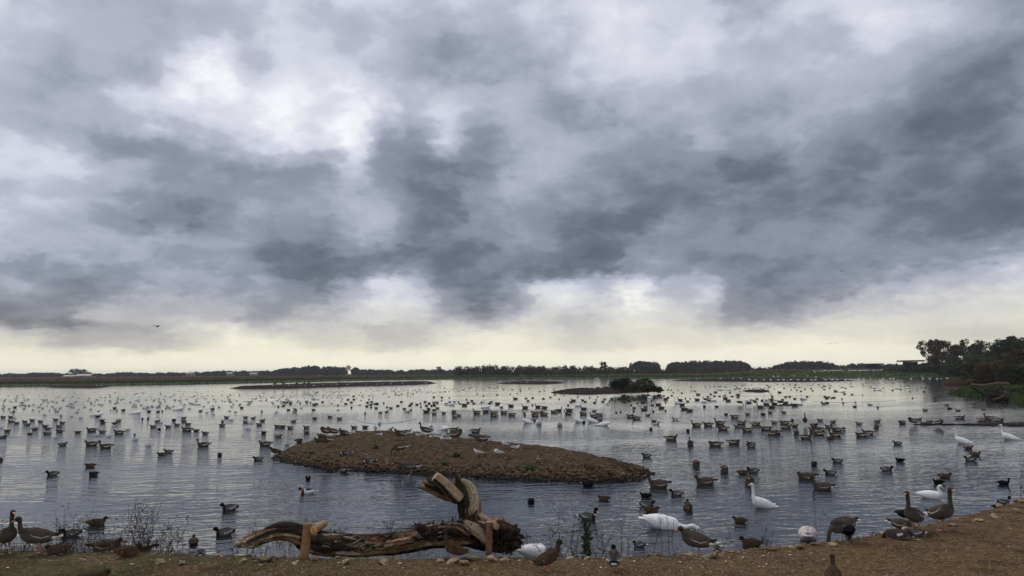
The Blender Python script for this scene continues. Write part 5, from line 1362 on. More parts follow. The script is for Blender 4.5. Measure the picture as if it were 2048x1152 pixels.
def bird_parts(kind, pose, stance, lod):
    """meshes of one kind of bird in one attitude: [(name, mesh, parent index)]"""
    key = (kind, pose, stance, lod)
    if key in CACHE: return CACHE[key]
    skey = {'cygnet': 'swan', 'duckpale': 'duck', 'gullgrey': 'gull'}.get(kind, kind); sp = SP[skey]
    pitch = 0.0; z0 = sp['h'] * .52
    if stance in ('stand', 'walk'): z0 = sp['leg'] + sp['h'] * .75; pitch = math.radians(14 if pose in ('up', 'tall', 'low', 'rest', 'sleep', 'preen') else -3)
    if pose == 'tall': pitch = math.radians(20)
    if stance == 'sit': z0 = sp['h'] * .85
    if stance == 'stand' and skey in ('drake', 'hen', 'duck', 'wigeon') and pose in ('up', 'tall'): pitch = math.radians(20)
    if pose == 'dip': pitch = math.radians(-7); z0 = sp['h'] * .55
    if pose == 'stretch' and stance == 'stand': pitch = math.radians(4)
    puff = 1.06 if pose in ('sleep', 'preen') else 1.0
    body = body_fn(sp, z0, pitch, puff); X, RY, RZ, ZC = body; L = sp['L']
    pts, hd = NECK[pose]; k = sp['k']
    zb = np.interp(.36 * L, X, ZC) + sp['h'] * (.10 if pose not in ('feed', 'dip', 'under') else .0)
    base = np.array([.36 * L, 0, zb])
    neck = [base - np.array([sp['nr'][0] * .9, 0, sp['nr'][0] * .5])] + [base + np.array(p) * k for p in pts]
    if pose == 'tall' and skey == 'swan': neck = [neck[0]] + [base + np.array(p) * k * .95 for p in pts]
    neck = np.array(neck); m = max(8, 5 * len(neck)); nk = spline(neck, m)
    tt = np.linspace(0, 1, m); nrad = sp['nr'][0] * 1.15 + (sp['nr'][1] - sp['nr'][0] * 1.15) * smoothstep(0, .62, tt)
    headc = nk[-1] + orient(hd)[0] * sp['hr'] * .35
    nb = {0: 20, 1: 12, 2: 10}[lod]
    R_ = resample(X, [RY, RZ, ZC], 22 if lod == 0 else 14); bshape = closed(*ell_rings(R_[0], np.maximum(R_[1], .002), np.maximum(R_[2], .002), R_[3], nb), nb)
    nshape = tube(nk, nrad, 12 if lod == 0 else 8)
    hshape = head_shape(headc, hd, sp['hr'])
    big = sp['L'] / .6
    vox = {0: .0075 if skey not in ('goose', 'swan') else .011, 1: .014 * max(.75, big), 2: .021 * max(.8, big)}[lod]
    shapes = [bshape, nshape, hshape]
    if lod == 2: shapes.append(bill_shape(headc, hd, sp))
    me, V = union(shapes, vox, {0: 4, 1: 2, 2: 1}[lod])
    part, bz, by, nt = classify(V, body, nk, nrad, headc, sp['hr'])
    c, bar = plumage(kind, V, part, V[:, 0] / L, bz, by, nt)
    if lod == 2:
        d_ = (V - headc) @ orient(hd)[0]; isb = (part == 2) & (d_ > sp['hr'] * 1.15) if skey in ('swan', 'goose') else (part == 2) & (d_ > sp['hr'] * 1.3)
        bc = {'orange': (.5, .18, .07), 'yellow': (.12, .09, .03), 'white': (.6, .58, .55)}.get(sp['bill'], (.06, .05, .04)); c[isb] = bc
        wc = {'goose': (.075, .06, .05), 'drake': (.12, .11, .10), 'hen': (.06, .04, .025), 'gull': (.36, .37, .39), 'shelduck': (.03, .03, .03)}.get(kind)
        if wc: 
            wm = (part == 0) & (bz > .25) & (V[:, 0] < .25 * L) & ((kind != 'shelduck') | (np.abs(by) > .45)); c[wm] = wc
        bar = bar * 0
    put_attrs(me, c, bar); me.materials.clear(); me.materials.append(M_bird if lod < 2 else M_far); me.name = 'body'
    out = [('body', me, -1)]
    if lod < 2:
        bm_ = mesh_np('bill', *bill_shape(headc, hd, sp, 10 if lod == 0 else 6), MB[sp['bill']]); out.append(('bill', bm_, -1))
        if skey == 'swan' and lod == 0:
            d, s, u = orient(hd); d2 = d * .97 - u * .24; tipc = headc + d2 / np.linalg.norm(d2) * (sp['hr'] * 1.15 + sp['bl'] * .80) - u * sp['hr'] * .12
            out.append(('bill_tip', mesh_np('bill_tip', *head_shape(tipc, d2, sp['hr'] * .36, 10, 7, 1.5, 1.0, .45), MB['grey']), len(out) - 1))
        for side in (1, -1):
            Vw, Fw, ti, tj = wing_shape(sp, body, side, 0, 16 if lod == 0 else 9, 9 if lod == 0 else 5)
            wm = mesh_np('wing', Vw, Fw if side > 0 else Fw[:, ::-1], M_bird); cw, bw = wing_col(kind, ti, tj)
            put_attrs(wm, cw, bw); out.append(('wing', wm, -1))
        # tail: a short wedge of feathers
        zt = np.interp(-.50 * L, X, ZC); tl = .13 * L if skey not in ('gull',) else .22 * L; wt = sp['w'] * .42
        up = .25 if kind in ('drake', 'shelduck') else .12
        xa, xb = -.46 * L, -.58 * L - tl * .25
        Vt = np.array([(xa, -wt * .7, zt), (xa, wt * .7, zt), (xb, wt, zt + tl * up), (xb - tl * .2, 0, zt + tl * up), (xb, -wt, zt + tl * up)])
        Vt = np.concatenate([Vt + (0, 0, .008), Vt - (0, 0, .008)]); Ft = np.array([(0, 1, 2), (0, 2, 3), (0, 3, 4), (6, 5, 7), (7, 5, 8), (8, 5, 9)] + [q for i in range(5) for q in ((i, 5 + i, 5 + (i + 1) % 5), (i, 5 + (i + 1) % 5, (i + 1) % 5))])
        tm = mesh_np('tail', Vt, Ft, M_bird, False)
        tc_ = {'goose': (.60, .58, .55), 'swan': (.8, .79, .77), 'cygnet': (.6, .55, .5), 'drake': (.70, .68, .65), 'hen': (.20, .15, .10), 'gull': (.75, .74, .73), 'shelduck': (.7, .69, .67), 'coot': (.02, .02, .02)}.get(kind, (.04, .035, .03))
        put_attrs(tm, np.tile(tc_, (10, 1)), np.zeros(10)); out.append(('tail', tm, -1))
        if stance in ('stand', 'walk'):
            for side in (1, -1):
                yy = side * sp['w'] * .42; x = .03 * L; zt = np.interp(x, X, ZC) - np.interp(x, X, RZ) * .55
                dx = (side * .10 * L if stance == 'walk' else 0)
                out.append(('leg', mesh_np('leg', *leg_shape(sp, x, yy, zt, dx), ML[sp['legc']]), -1))
        if lod == 0:
            d, s, u = orient(hd)
            for side in (1, -1):
                ec = headc + d * sp['hr'] * .42 + s * side * sp['hr'] * .80 + u * sp['hr'] * .28
                out.append(('eye', mesh_np('eye', *head_shape(ec, d, sp['hr'] * .16, 8, 5, 1, 1, 1), M_eye), -1))
    CACHE[key] = out
    return out
HEAD = {'R': 0, 'L': 180, 'F': -90, 'B': 90, 'FL': -135, 'FR': -45, 'BL': 135, 'BR': 45, 'fl': -160, 'fr': -20, 'bl': 160, 'br': 20}
NAMES = {'gullgrey': 'gull', 'goose': 'greylag_goose', 'swan': 'whooper_swan', 'cygnet': 'young_swan', 'drake': 'mallard_drake', 'hen': 'mallard_hen', 'coot': 'coot', 'gull': 'gull', 'shelduck': 'shelduck', 'wigeon': 'wigeon', 'duck': 'duck', 'duckpale': 'duck'}
CATS = {'gullgrey': 'gull', 'goose': 'goose', 'swan': 'swan', 'cygnet': 'swan', 'coot': 'coot', 'gull': 'gull'}
BIRDS = []
brs = random.Random(99)
def bird(kind, px, py, face, pose='up', stance='swim', z=None, scale=1.0, label=None, group=None, lod=None, roll=0.0, Y=None, jit=8, sink=0.0):
    if z is None: z = 0.0
    if callable(z):
        lo_ = .18 if z is bank_z else .0; p = P(px, py, max(lo_, .25))
        for _ in range(6): p = P(px, py, max(lo_, z(p.x, p.y)))
        p = Vector((p.x, p.y, max(lo_ * .6, z(p.x, p.y))))
    else: p = P(px, py, z)
    if Y is not None: p = PY(px, py, Y)
    D = math.hypot(p.x, p.y)
    if lod is None: lod = 0 if D < 25 else (1 if D < 62 else 2)
    az = math.degrees(math.atan2(p.x, p.y))
    ang = math.radians((HEAD[face] if isinstance(face, str) else face) - az + brs.uniform(-jit, jit))
    parts = bird_parts(kind, pose, stance, lod)
    s = scale * brs.uniform(0.96, 1.05)
    nm = NAMES[kind]
    if lod == 2:
        o = link(nm, parts[0][1], None, (p.x, p.y, p.z - sink), (0, 0, ang), (s, s, s))
    else:
        o = link(nm, None, None, (p.x, p.y, p.z - sink), (0, 0, ang), (s, s, s)); obs = []
        for n_, me, par in parts: obs.append(link(n_, me, obs[par] if par >= 0 else o))
    if roll: o.rotation_euler = (0, roll, ang); o.rotation_mode = 'XYZ'
    tag(o, label, CATS.get(kind, 'duck'), group)
    BIRDS.append(dict(o=o, kind=kind, px=px, py=py, face=face, pose=pose, stance=stance, label=label, D=D, lod=lod))
    return o

# ---- the birds closest to us, one by one
GB = bank_z
bird('goose', 10, 1107, -75, 'tall', 'stand', GB, label='greylag goose cut by the left edge, facing us with its neck up', jit=0)
bird('goose', 76, 1108, 'L', 'up', 'walk', GB, 1.0, label='large greylag goose walking left on the near bank, orange bill raised', jit=0)
bird('hen', 118, 1108, 'L', 'rest', 'sit', GB, 1.1, label='brown duck crouched behind the tail of the walking goose', jit=0)
bird('drake', 144, 1072, 'L', 'low', label='green-headed drake swimming among the dry weeds at the left', jit=0)
bird('hen', 191, 1050, 'R', 'low', scale=1.05, label='brown hen swimming right just above the lying goose', jit=0)
bird('goose', 207, 1106, 'R', 'rest', 'sit', 0.03, 0.95, label='greylag goose lying at the water edge, white rump towards the drake', jit=0)
bird('hen', 252, 1113, 'R', 'low', 'sit', GB, 1.12, label='brown hen squatting on the bank, head raised, facing right', jit=0)
bird('hen', 277, 1108, 'R', 'stretch', 'sit', 0.12, 0.95, label='brown hen crouched behind the squatting hen, bill lowered', jit=0)
bird('hen', 185, 1168, 'R', 'rest', 'sit', GB, 1.1, label='brown duck at the bottom edge, only its back in the picture', jit=0)
bird('hen', 387, 1088, 'B', 'low', scale=.95, label='small brown duck swimming away, left of the fallen tree tip', jit=0)
bird('drake', 400, 1117, 'B', 'feed', 'sit', 0.05, 1.0, label='pale grey drake with head down at the stones, seen from behind', jit=0)
bird('drake', 461, 1020, 'L', 'low', scale=1.08, label='green-headed drake swimming left, upper of the two by the fallen tree tip', jit=0)
bird('drake', 451, 1070, 'L', 'low', scale=1.08, label='green-headed drake swimming left, lower of the two by the fallen tree tip', jit=0)
bird('shelduck', 616, 987, 'L', 'low', label='white shelduck with dark head and rust breast below the islet', jit=0)
bird('coot', 616, 958, 'F', 'low', label='black coot facing us between the shelduck and the islet', jit=0)
bird('hen', 912, 1120, 'L', 'tall', 'stand', GB, 1.1, label='dark brown hen standing before the root mass of the fallen tree', jit=0)
bird('coot', 1062, 1006, 'F', 'sleep', label='black coot with hidden head alone right of the standing limb', jit=0)
bird('coot', 1177, 973, 'L', 'low', scale=1.1, label='black coot swimming left against the islet stones', jit=0)
bird('hen', 1209, 1000, 'L', 'rest', scale=.9, label='small brown duck swimming left, alone below the islet point', jit=0)
bird('drake', 1174, 1038, 'R', 'up', scale=1.1, label='green-headed drake with white neck ring swimming right, head up', jit=0)
bird('swan', 1064, 1116, 'R', 'sleep', 'sit', 0.0, .62, label='white swan curled up asleep at the bank left of the standing hen', jit=0)
bird('hen', 1092, 1142, 'br', 'up', 'stand', GB, 1.14, label='speckled brown hen standing on the bank with its back half turned', jit=0)
bird('hen', 1106, 1108, 'FR', 'low', scale=.85, label='small dark duck in the water behind the standing speckled hen', jit=0)
bird('drake', 1228, 1142, 'B', 'low', 'stand', GB, 1.14, label='drake standing on the bank seen from behind, white tail feathers', jit=0)
bird('drake', 1280, 1093, 'bl', 'rest', scale=.72, label='small dark duck swimming left below the feeding swan', jit=0)
bird('swan', 1322, 1056, 'R', 'dip', scale=.94, label='white swan feeding with its neck stretched flat along the water', jit=0)
bird('goose', 1397, 1107, 'L', 'low', 'stand', GB, 1.0, label='greylag goose standing at the stones with a white belly, facing left', jit=0)
bird('drake', 1434, 1104, 'B', 'low', scale=.85, label='dark drake seen from behind at the tail of the white-bellied goose', jit=0)
bird('hen', 1505, 1092, 'L', 'low', scale=1.08, label='brown hen swimming left close to the near bank', jit=0)
bird('hen', 1482, 1045, 'L', 'low', scale=.85, label='small brown duck swimming left between two white swans', jit=0)
bird('swan', 1528, 1015, -150, 'tall', scale=.72, label='white swan facing us with upright neck and yellow bill', jit=0)
bird('cygnet', 1616, 1078, 'B', 'under', scale=.78, label='greyish white young swan with its head under water by the bank', jit=0)
bird('goose', 1690, 1084, 'FL', 'feed', 'stand', GB, .95, label='greylag goose bent down feeding behind the black coot', jit=0)
bird('coot', 1698, 1086, 'B', 'feed', 'stand', GB, 1.35, label='black coot standing on the stones seen from behind', jit=0)
bird('swan', 1859, 996, 'R', 'scurve', scale=.62, label='white swan with curved neck behind the tall right goose', jit=0)
bird('coot', 1807, 1032, 'fr', 'low', 'swim', 0.1, scale=1.15, label='black coot behind the head of the front-facing goose', jit=0)
bird('goose', 1802, 1058, 'fr', 'feed', 'sit', .1, .85, label='grey goose crouched feeding behind the front-facing goose', jit=0)
bird('goose', 1832, 1066, -112, 'tall', 'stand', GB, 1.02, label='greylag goose facing us on the right stones, orange bill', jit=0)
bird('goose', 1882, 1060, -50, 'tall', 'stand', GB, 1.08, label='tallest greylag goose on the right stones, pink bill raised right', jit=0)
bird('wigeon', 1796, 1078, 'L', 'feed', 'sit', GB, 1.2, label='chestnut-headed duck feeding on the stones with pinkish body', jit=0)
bird('drake', 1832, 1073, 'L', 'feed', 'sit', GB, .8, label='dark drake half hidden at the feet of the front-facing goose', jit=0)
bird('drake', 1978, 1036, 'BL', 'feed', 'sit', .02, 1.0, label='white-flanked drake dipping its head at the right stones', jit=0)
bird('coot', 2006, 1024, 'R', 'stretch', 'sit', .06, 1.4, label='black coot lying along the stones near the right edge', jit=0)
bird('drake', 2006, 1007, 'br', 'up', scale=.78, label='small dark drake seen from behind above the lying coot', jit=0)
bird('coot', 2006, 969, 'R', 'up', scale=1.05, label='black coot swimming right by the right edge of the photo', jit=0)
bird('hen', 1668, 1180, 'B', 'up', 'stand', GB, 1.1, label='brown duck at the bottom edge with only head and back showing', jit=0)
# ---- on and around the gravel islet
GI = isle_z
def isl(kind, tx, ty, face, pose, stance, label, x0=530, y0=830, s=7.314, z=GI, scale=1.0): bird(kind, x0 + tx / s, y0 + ty / s, face, pose, stance, z, scale, label, jit=4)
isl('goose', 900, 318, 'L', 'preen', 'stand', 'greylag goose preening at the left of the pair on the islet crest')
isl('goose', 1010, 325, 'L', 'low', 'stand', 'greylag goose facing left, front bird of the overlapping pair on the crest')
isl('goose', 1165, 385, 'FL', 'low', 'stand', 'greylag goose half turned to us with orange feet, right of the pair')
isl('goose', 900, 465, 'FL', 'sleep', 'stand', 'greylag goose with its head tucked in, below the crest pair')
isl('hen', 800, 395, 'L', 'low', 'sit', 'blackish duck resting in front of the tucked goose', scale=1.2)
isl('hen', 825, 325, 'L', 'low', 'sit', 'dark duck with a pale cheek between the crest pair and the tucked goose', scale=1.1)
isl('hen', 490, 400, 'R', 'sleep', 'sit', 'brown duck curled up on the left shoulder of the islet', scale=1.1)
isl('hen', 155, 590, 'L', 'low', 'stand', 'dark brown duck standing on the left tip of the islet', scale=1.25)
isl('drake', 1195, 592, 'L', 'feed', 'sit', 'drake bent down feeding, uppermost on the near slope of the islet')
isl('drake', 1165, 705, 'BL', 'feed', 'sit', 'drake with pale wings feeding at the waterline, middle of three')
isl('hen', 960, 700, 'L', 'rest', 'sit', 'dark duck among the shore stones behind the grey floating drake')
isl('drake', 990, 765, 'L', 'rest', 'swim', 'grey drake floating against the islet stones', z=0)
isl('drake', 1545, 660, 'L', 'feed', 'sit', 'grey drake feeding alone on the near slope, right of the three', scale=1.05)
isl('shelduck', 1615, 258, 'B', 'low', 'stand', 'black and white shelduck on the islet crest, left of two', scale=.85)
isl('shelduck', 1825, 272, 'FR', 'low', 'stand', 'black and white shelduck on the islet crest, beside the dark-headed goose', scale=.85)
isl('gull', 1672, 304, 'R', 'rest', 'sit', 'white gull sitting between the two shelducks', scale=1.1)
isl('gull', 1290, 262, 'R', 'stretch', 'sit', 'pale grey gull at the tail of the orange-footed goose')
isl('gull', 330, 440, 'L', 'rest', 'sit', 'grey gull floating at the left shoulder of the islet', scale=1.1)
T2 = dict(x0=780, y0=830)
isl('goose', 150, 378, 'FL', 'low', 'stand', 'dark-headed greylag goose in the middle of the islet crest', **T2)
isl('goose', 240, 262, 'R', 'low', 'swim', 'greylag goose swimming behind the dark-headed crest goose', z=0, **T2, scale=.8)
isl('goose', 540, 318, 'L', 'up', 'stand', 'tallest greylag goose on the islet crest with its neck up', **T2)
isl('goose', 160, 585, 'L', 'feed', 'stand', 'greylag goose feeding on the near slope, upper of two', **T2, scale=.9)
isl('goose', 305, 765, 'L', 'stretch', 'stand', 'pale-breasted greylag goose with white rump, lower of two on the near slope', **T2, scale=.95)
isl('goose', 945, 420, 'R', 'preen', 'stand', 'greylag goose preening at the back edge of the islet', **T2)
isl('goose', 1360, 478, 'L', 'stretch', 'stand', 'greylag goose stretching its neck forward on the islet right of the preening one', **T2)
isl('goose', 920, 232, 'R', 'low', 'swim', 'greylag goose swimming right behind the preening islet goose', z=0, **T2, scale=.9)
isl('goose', 1240, 255, 'R', 'low', 'swim', 'dark greylag goose swimming right beyond the stretching goose', z=0, **T2, scale=.95)
isl('swan', 600, 165, 'F', 'up', 'swim', 'small white swan facing us behind the tallest crest goose', z=0, **T2, scale=.55)
isl('swan', 800, 220, 'BL', 'preen', 'swim', 'white swan preening with arched back beyond the islet', z=0, **T2, scale=.75)
isl('gull', 1690, 482, 'L', 'up', 'stand', 'slim white gull standing on the islet right of the stretching goose', **T2, scale=1.15)
isl('gull', 1300, 618, 'L', 'low', 'stand', 'white gull standing on the islet, left of the two bright ones', **T2, scale=1.25)
isl('gull', 1590, 618, 'L', 'sleep', 'stand', 'white gull with tucked head, right of the two bright ones', **T2, scale=1.25)
for k, (tx, ty, f, p_) in enumerate([(285, 290, 'R', 'rest'), (345, 262, 'L', 'low'), (400, 270, 'R', 'rest'), (425, 306, 'L', 'rest'), (500, 300, 'R', 'sleep'), (598, 332, 'F', 'sleep'), (640, 290, 'R', 'rest'), (680, 325, 'L', 'rest'), (725, 345, 'R', 'low'), (785, 362, 'L', 'rest'), (850, 375, 'R', 'rest'), (1830, 492, 'R', 'low')]):
    ords = ['first', 'second', 'third', 'fourth', 'fifth', 'sixth', 'seventh', 'eighth', 'ninth', 'tenth', 'eleventh']
    isl('gull', tx, ty, f, p_, 'sit', ('white gull at the back edge of the islet, %s from the dark-headed goose' % ords[k]) if k < 11 else 'white gull low on the water behind the right half of the islet', **T2, scale=1.15)
isl('hen', 1375, 262, 'L', 'low', 'swim', 'small brown duck just behind the islet crest, left of the shelducks', z=0, scale=.9)
isl('hen', 1145 + 0, 0, 'L', 'rest', 'sit', 'dark bird crouching among the stones of the right islet end', x0=1180 - 1145 / 7.314 + 0, y0=940)

# ---- the flock on the water, read off tile by tile: kind, x, y, facing[, pose]
KEY = {'G': 'goose', 'D': 'drake', 'H': 'hen', 'K': 'duck', 'C': 'coot', 'S': 'swan', 'U': 'gull', 'T': 'shelduck', 'W': 'duckpale'}
POSE = {'u': 'up', 'l': 'low', 'r': 'rest', 's': 'sleep', 'f': 'feed', 'p': 'preen', 'd': 'dip', 't': 'tall', 'c': 'scurve', 'x': 'stretch'}
TILES = [
 (0, 800, 6.827, "D47,240,L D150,240,L U190,247,R T835,217,B D155,303,L D232,324,L D345,303,L D447,284,L D558,300,L D367,347,R D765,277,L D857,320,L D622,364,L D662,402,L U490,378,R H480,414,L D812,370,L H820,440,L D648,472,L "
   "K408,478,FL H105,434,L H1068,452,L G1262,428,L D1405,447,L G1640,462,L D30,520,R U765,522,L U1315,494,L U1490,502,L U1745,412,R U1838,470,B U1850,550,L U2030,628,L D845,622,R G1265,622,L G1458,655,L H1240,912,L K1283,1030,FL D728,1028,L "
   "U1100,247,R U605,206,R U975,228,L K185,165,F K200,105,R S1350,214,L,d K1335,232,L S1880,188,L,d K1560,115,R K1680,143,R K2030,163,R C1945,262,F C2020,262,F K1390,290,R K1412,322,L K1560,328,R K1620,300,L U1570,358,L U1632,268,L U15,385,L K3,832,F"),
 (300, 790, 6.827, "G740,700,L G1585,692,L D1745,578,R K1556,528,FL D1482,890,L K950,830,F H165,825,L D262,788,L D760,532,L K635,498,L G515,490,L D525,407,L D255,442,L D50,442,L U118,515,F K125,480,F D375,417,L D470,370,L D455,324,R K330,352,FL D95,370,R U145,385,R "
   "D990,424,L K990,370,F D1050,314,L D1310,314,L D1405,324,R D1310,382,L U1370,390,L D1495,412,L D1530,358,R U1340,470,R U1110,348,L D1745,438,L H1815,442,L D1920,454,L D1955,368,R T1525,228,B D1895,208,L D1985,200,L T1970,234,R K685,224,R K850,198,R K105,234,R C168,224,F "
   "S415,204,L,d U850,228,L K1750,162,F K1820,152,R K1835,103,L K1915,123,R K1875,103,L K1250,180,R U775,243,R U865,265,L U1090,224,L U1165,235,R U1730,238,L"),
 (520, 760, 6.827, "D640,658,L H640,728,FL K750,532,L D960,512,L D1090,537,L D1290,657,L H1440,652,L T1632,605,F D735,412,L K640,300,L K690,312,F K735,347,R K775,332,L K850,302,R K1065,347,F K550,316,F K1175,328,L K1200,272,R K1250,308,L K1280,270,R K1275,224,R K1250,380,F "
   "K1465,310,R K1455,364,R K1510,342,R K1515,376,F K1570,328,R K1605,330,L K1590,388,L K1520,304,R K1690,318,F K1735,374,F K1790,388,L D1640,452,R D1725,442,R T1435,459,F K1885,357,L K1935,300,L D1975,400,L T2010,440,R K2044,352,R U560,388,R U1070,412,L U1360,344,R K1490,268,F K775,174,R"),
 (800, 760, 6.827, "K155,324,R K235,340,L K280,322,F K345,302,L K395,322,R K285,370,F K360,357,R K430,354,F K470,348,L K465,312,L K510,310,L K395,402,L K460,415,R D515,388,L G365,442,L D470,471,L D600,458,L D150,416,F D742,432,L D737,462,L D807,490,L D750,515,L "
   "K465,238,L K570,240,R K672,244,F K570,282,F K910,268,F K925,312,R K985,290,L K1010,322,L K625,331,R K685,308,L K735,308,R S710,344,L,d K797,304,F K818,328,F G885,350,L K1110,310,F K1220,322,R K1245,302,R U1145,304,L S1195,380,L,d G1340,332,L S1385,375,B,p G1520,360,L "
   "G1715,384,L K1808,348,F G1890,375,L G1978,386,L G1055,456,L G1180,440,L G1288,462,L G1285,494,L G1425,456,L G1535,486,L G1695,478,F G1865,466,L G1850,494,L G1935,456,F G1975,480,L K1835,558,F S1745,590,L,t S1895,605,F,t "
   "K1325,204,R K1505,198,F K1600,183,F K1645,158,F K1055,193,F K1140,221,F G1580,262,L K1725,254,L K1815,248,L K1745,290,R U1785,196,F K1960,260,L K870,137,L K955,117,L K1290,117,R K1415,132,L K1535,137,L K1640,132,R K1760,122,R K1905,160,R K1970,152,F K1210,107,R K1330,102,R"),
 (1080, 750, 6.827, "K262,332,F G462,356,L K425,373,L K515,303,F K585,348,L K620,368,L K678,311,F K788,301,F K765,338,F K745,381,R K855,368,R K885,333,L K980,328,L K950,362,F S920,400,F,p S520,428,R,c K385,418,F G405,492,L G605,470,L D735,500,R G195,516,L G245,496,R "
   "G390,540,L G600,542,L G745,578,L G815,556,L S270,690,F,t S535,645,L,t S715,645,L,t S885,692,L,d D815,620,R K600,655,F K1080,328,R K1060,322,R K1145,314,L K1180,328,L K1215,354,R K1160,382,L K1215,293,L K1285,348,R G1415,380,L K1328,391,F S1505,324,L,s K1522,356,F "
   "K1245,415,F K1290,458,L K1280,500,F D1445,443,L G1430,484,L K1530,420,R G1665,458,L G1620,412,L K1715,494,F K1545,506,F C1040,519,F C1100,512,F D1470,556,R G1245,582,L G1325,604,L T1855,614,L K1560,640,L T1580,675,R D1515,745,F K2020,770,F "
   "G1780,884,R K1590,300,L K1695,288,L K1800,283,L K1820,244,F K1940,250,L K1745,312,R G1710,336,R K1715,376,F S1880,390,L,t G1920,350,L K1985,322,F K2020,364,L G1935,414,R G1975,476,L K2040,488,R "
   "K835,178,F K145,308,L K1710,165,F K1755,182,F K1745,206,L K1785,208,R K1890,212,F"),
 (1340, 750, 6.827, "K165,86,L K220,86,R K240,86,L K320,88,L K355,86,L K395,86,R K470,86,L K500,84,R K545,86,F K575,88,L K600,86,L K650,86,L K690,86,R K715,88,L K755,86,R K800,86,L K850,86,L K880,84,F K925,86,L K965,86,L K1045,88,R K1075,86,L K285,168,L K480,163,R K545,165,R K605,165,L "
   "K658,161,R K690,160,R K745,163,R K770,168,F S490,134,L,l S775,134,L,l S895,138,L,l S665,206,L,l S705,206,L,p S810,210,L,d S360,60,L,l S690,52,L,d S860,52,L,d S965,50,R,l S1625,112,L,t S1970,110,L,t K885,145,F K905,168,R K890,198,L K920,188,R K990,143,L K1020,140,R "
   "K1108,140,F K1425,190,F K1560,181,L K1465,128,R K1550,128,L K298,218,F K338,225,R G388,272,L K560,266,L G625,241,L K815,244,R K520,302,L K610,292,L K680,293,L K745,283,R K750,325,R G760,325,L G800,355,L K850,295,L G925,276,R D925,308,R S600,356,L,x S465,374,L,s K245,361,F "
   "G375,344,L G490,338,L G535,342,R C275,326,F G470,440,F K640,436,L G275,496,L G1240,446,L G1320,410,L G1430,402,L G1395,448,L G1570,390,R G1710,420,L S1325,352,L,t K1100,345,L K1190,330,L G1385,348,L K1390,278,F K1400,306,L K1540,340,L K1575,302,R K1630,299,R K1700,327,R "
   "K1790,332,F K1875,300,L S1835,336,L,t S1060,362,R,l G1500,242,L K1655,206,F K1700,138,R K1720,138,L K1700,173,R K1730,208,R K1790,222,L K1845,195,L K1930,188,L K1950,218,L K1935,133,R K2030,134,R K1640,137,R K1770,172,L K768,545,FL G890,584,L K1065,543,L K1275,544,L K1370,520,L K1560,516,L "
   "G370,700,L G530,694,L G690,672,L G735,748,L G965,672,R D925,716,L G1065,772,L G1160,688,R G1315,752,L G1390,820,R G1455,806,L D1430,660,L G1575,672,L G1575,730,R H1700,708,R K1670,625,F K1960,694,R G1725,808,F G1985,782,L G1840,866,R K245,770,F G860,940,R G280,952,F K625,952,L D1115,952,L"),
 (1600, 740, 6.827, "K325,220,R K345,228,L K255,212,F K415,218,R K305,240,R K405,250,L K335,268,L G490,294,L K610,330,L K622,255,R S580,238,L,x S700,228,L,s S590,304,L,d K715,338,L C852,344,F T575,400,F K345,368,L K360,392,R K385,378,R K445,384,L K470,380,L K295,446,F K330,464,L K375,454,L "
   "K590,455,F T755,446,F K745,505,R T962,480,L K1062,516,F K1540,388,F K1832,388,F K1855,426,L K1600,271,F K1655,247,F K1500,298,F K1690,300,R K1725,252,L K1730,194,F K1560,158,L S1015,248,L,x K1015,282,R S1080,278,R,x K1135,248,F K1260,282,R K1370,268,R S1320,258,L,x S1470,255,L,x K1370,224,F "
   "K1480,218,F K850,193,R K870,218,L K965,233,R K840,193,L K1005,183,L K1090,178,F K1185,178,F K1270,178,R K1335,163,R K1370,168,L K1420,168,L K1450,163,R K895,178,L K690,192,R S200,170,L,t S495,168,L,l S160,206,L,d S1000,205,L,l S740,162,R,l S320,126,L,l S415,124,L,t S460,124,R,l S560,134,L,x "
   "S805,122,L,l S870,120,L,l S965,120,F,t S1140,124,L,t S1230,118,R,d S1280,118,L,l S1520,121,L,l S1680,116,L,t S1775,121,L,l S1870,121,R,l S1930,122,F,l S2015,115,L,d "
   "D1715,556,L D280,697,L D445,718,R D395,786,L D190,770,R G240,826,L G290,834,L G270,888,L G520,836,L D597,812,F G495,908,L H405,942,R D810,742,L G1040,790,F D1050,712,R G945,880,L G850,908,L D1400,716,L D1618,684,R H1400,740,L H1685,742,R D1765,714,R D1340,1016,L"),
 (1280, 870, 4.8, "G487,106,F G732,106,L G905,96,R D1070,118,L D70,212,L G537,296,F G808,352,F H985,374,R D1095,358,L G1052,464,F G195,500,L G640,474,L D360,578,L C60,598,L D60,690,R H105,740,R D448,690,B H468,712,F G1615,424,L G1767,523,L K1672,290,F"),
 (1640, 850, 4.431, "D160,330,L D97,438,L D690,175,L C715,322,L D585,405,R S1280,165,L,t S1690,128,L,t H1310,212,R H1370,270,R D1340,318,L H1098,465,R C1055,518,L"),
 (1780, 660, 5.235, "D370,845,L D590,792,R K628,828,L K717,848,L D985,836,L G725,930,R G965,955,R G1050,935,L D1065,965,L G1135,955,R"),
]
seen = []
FLOCK = []
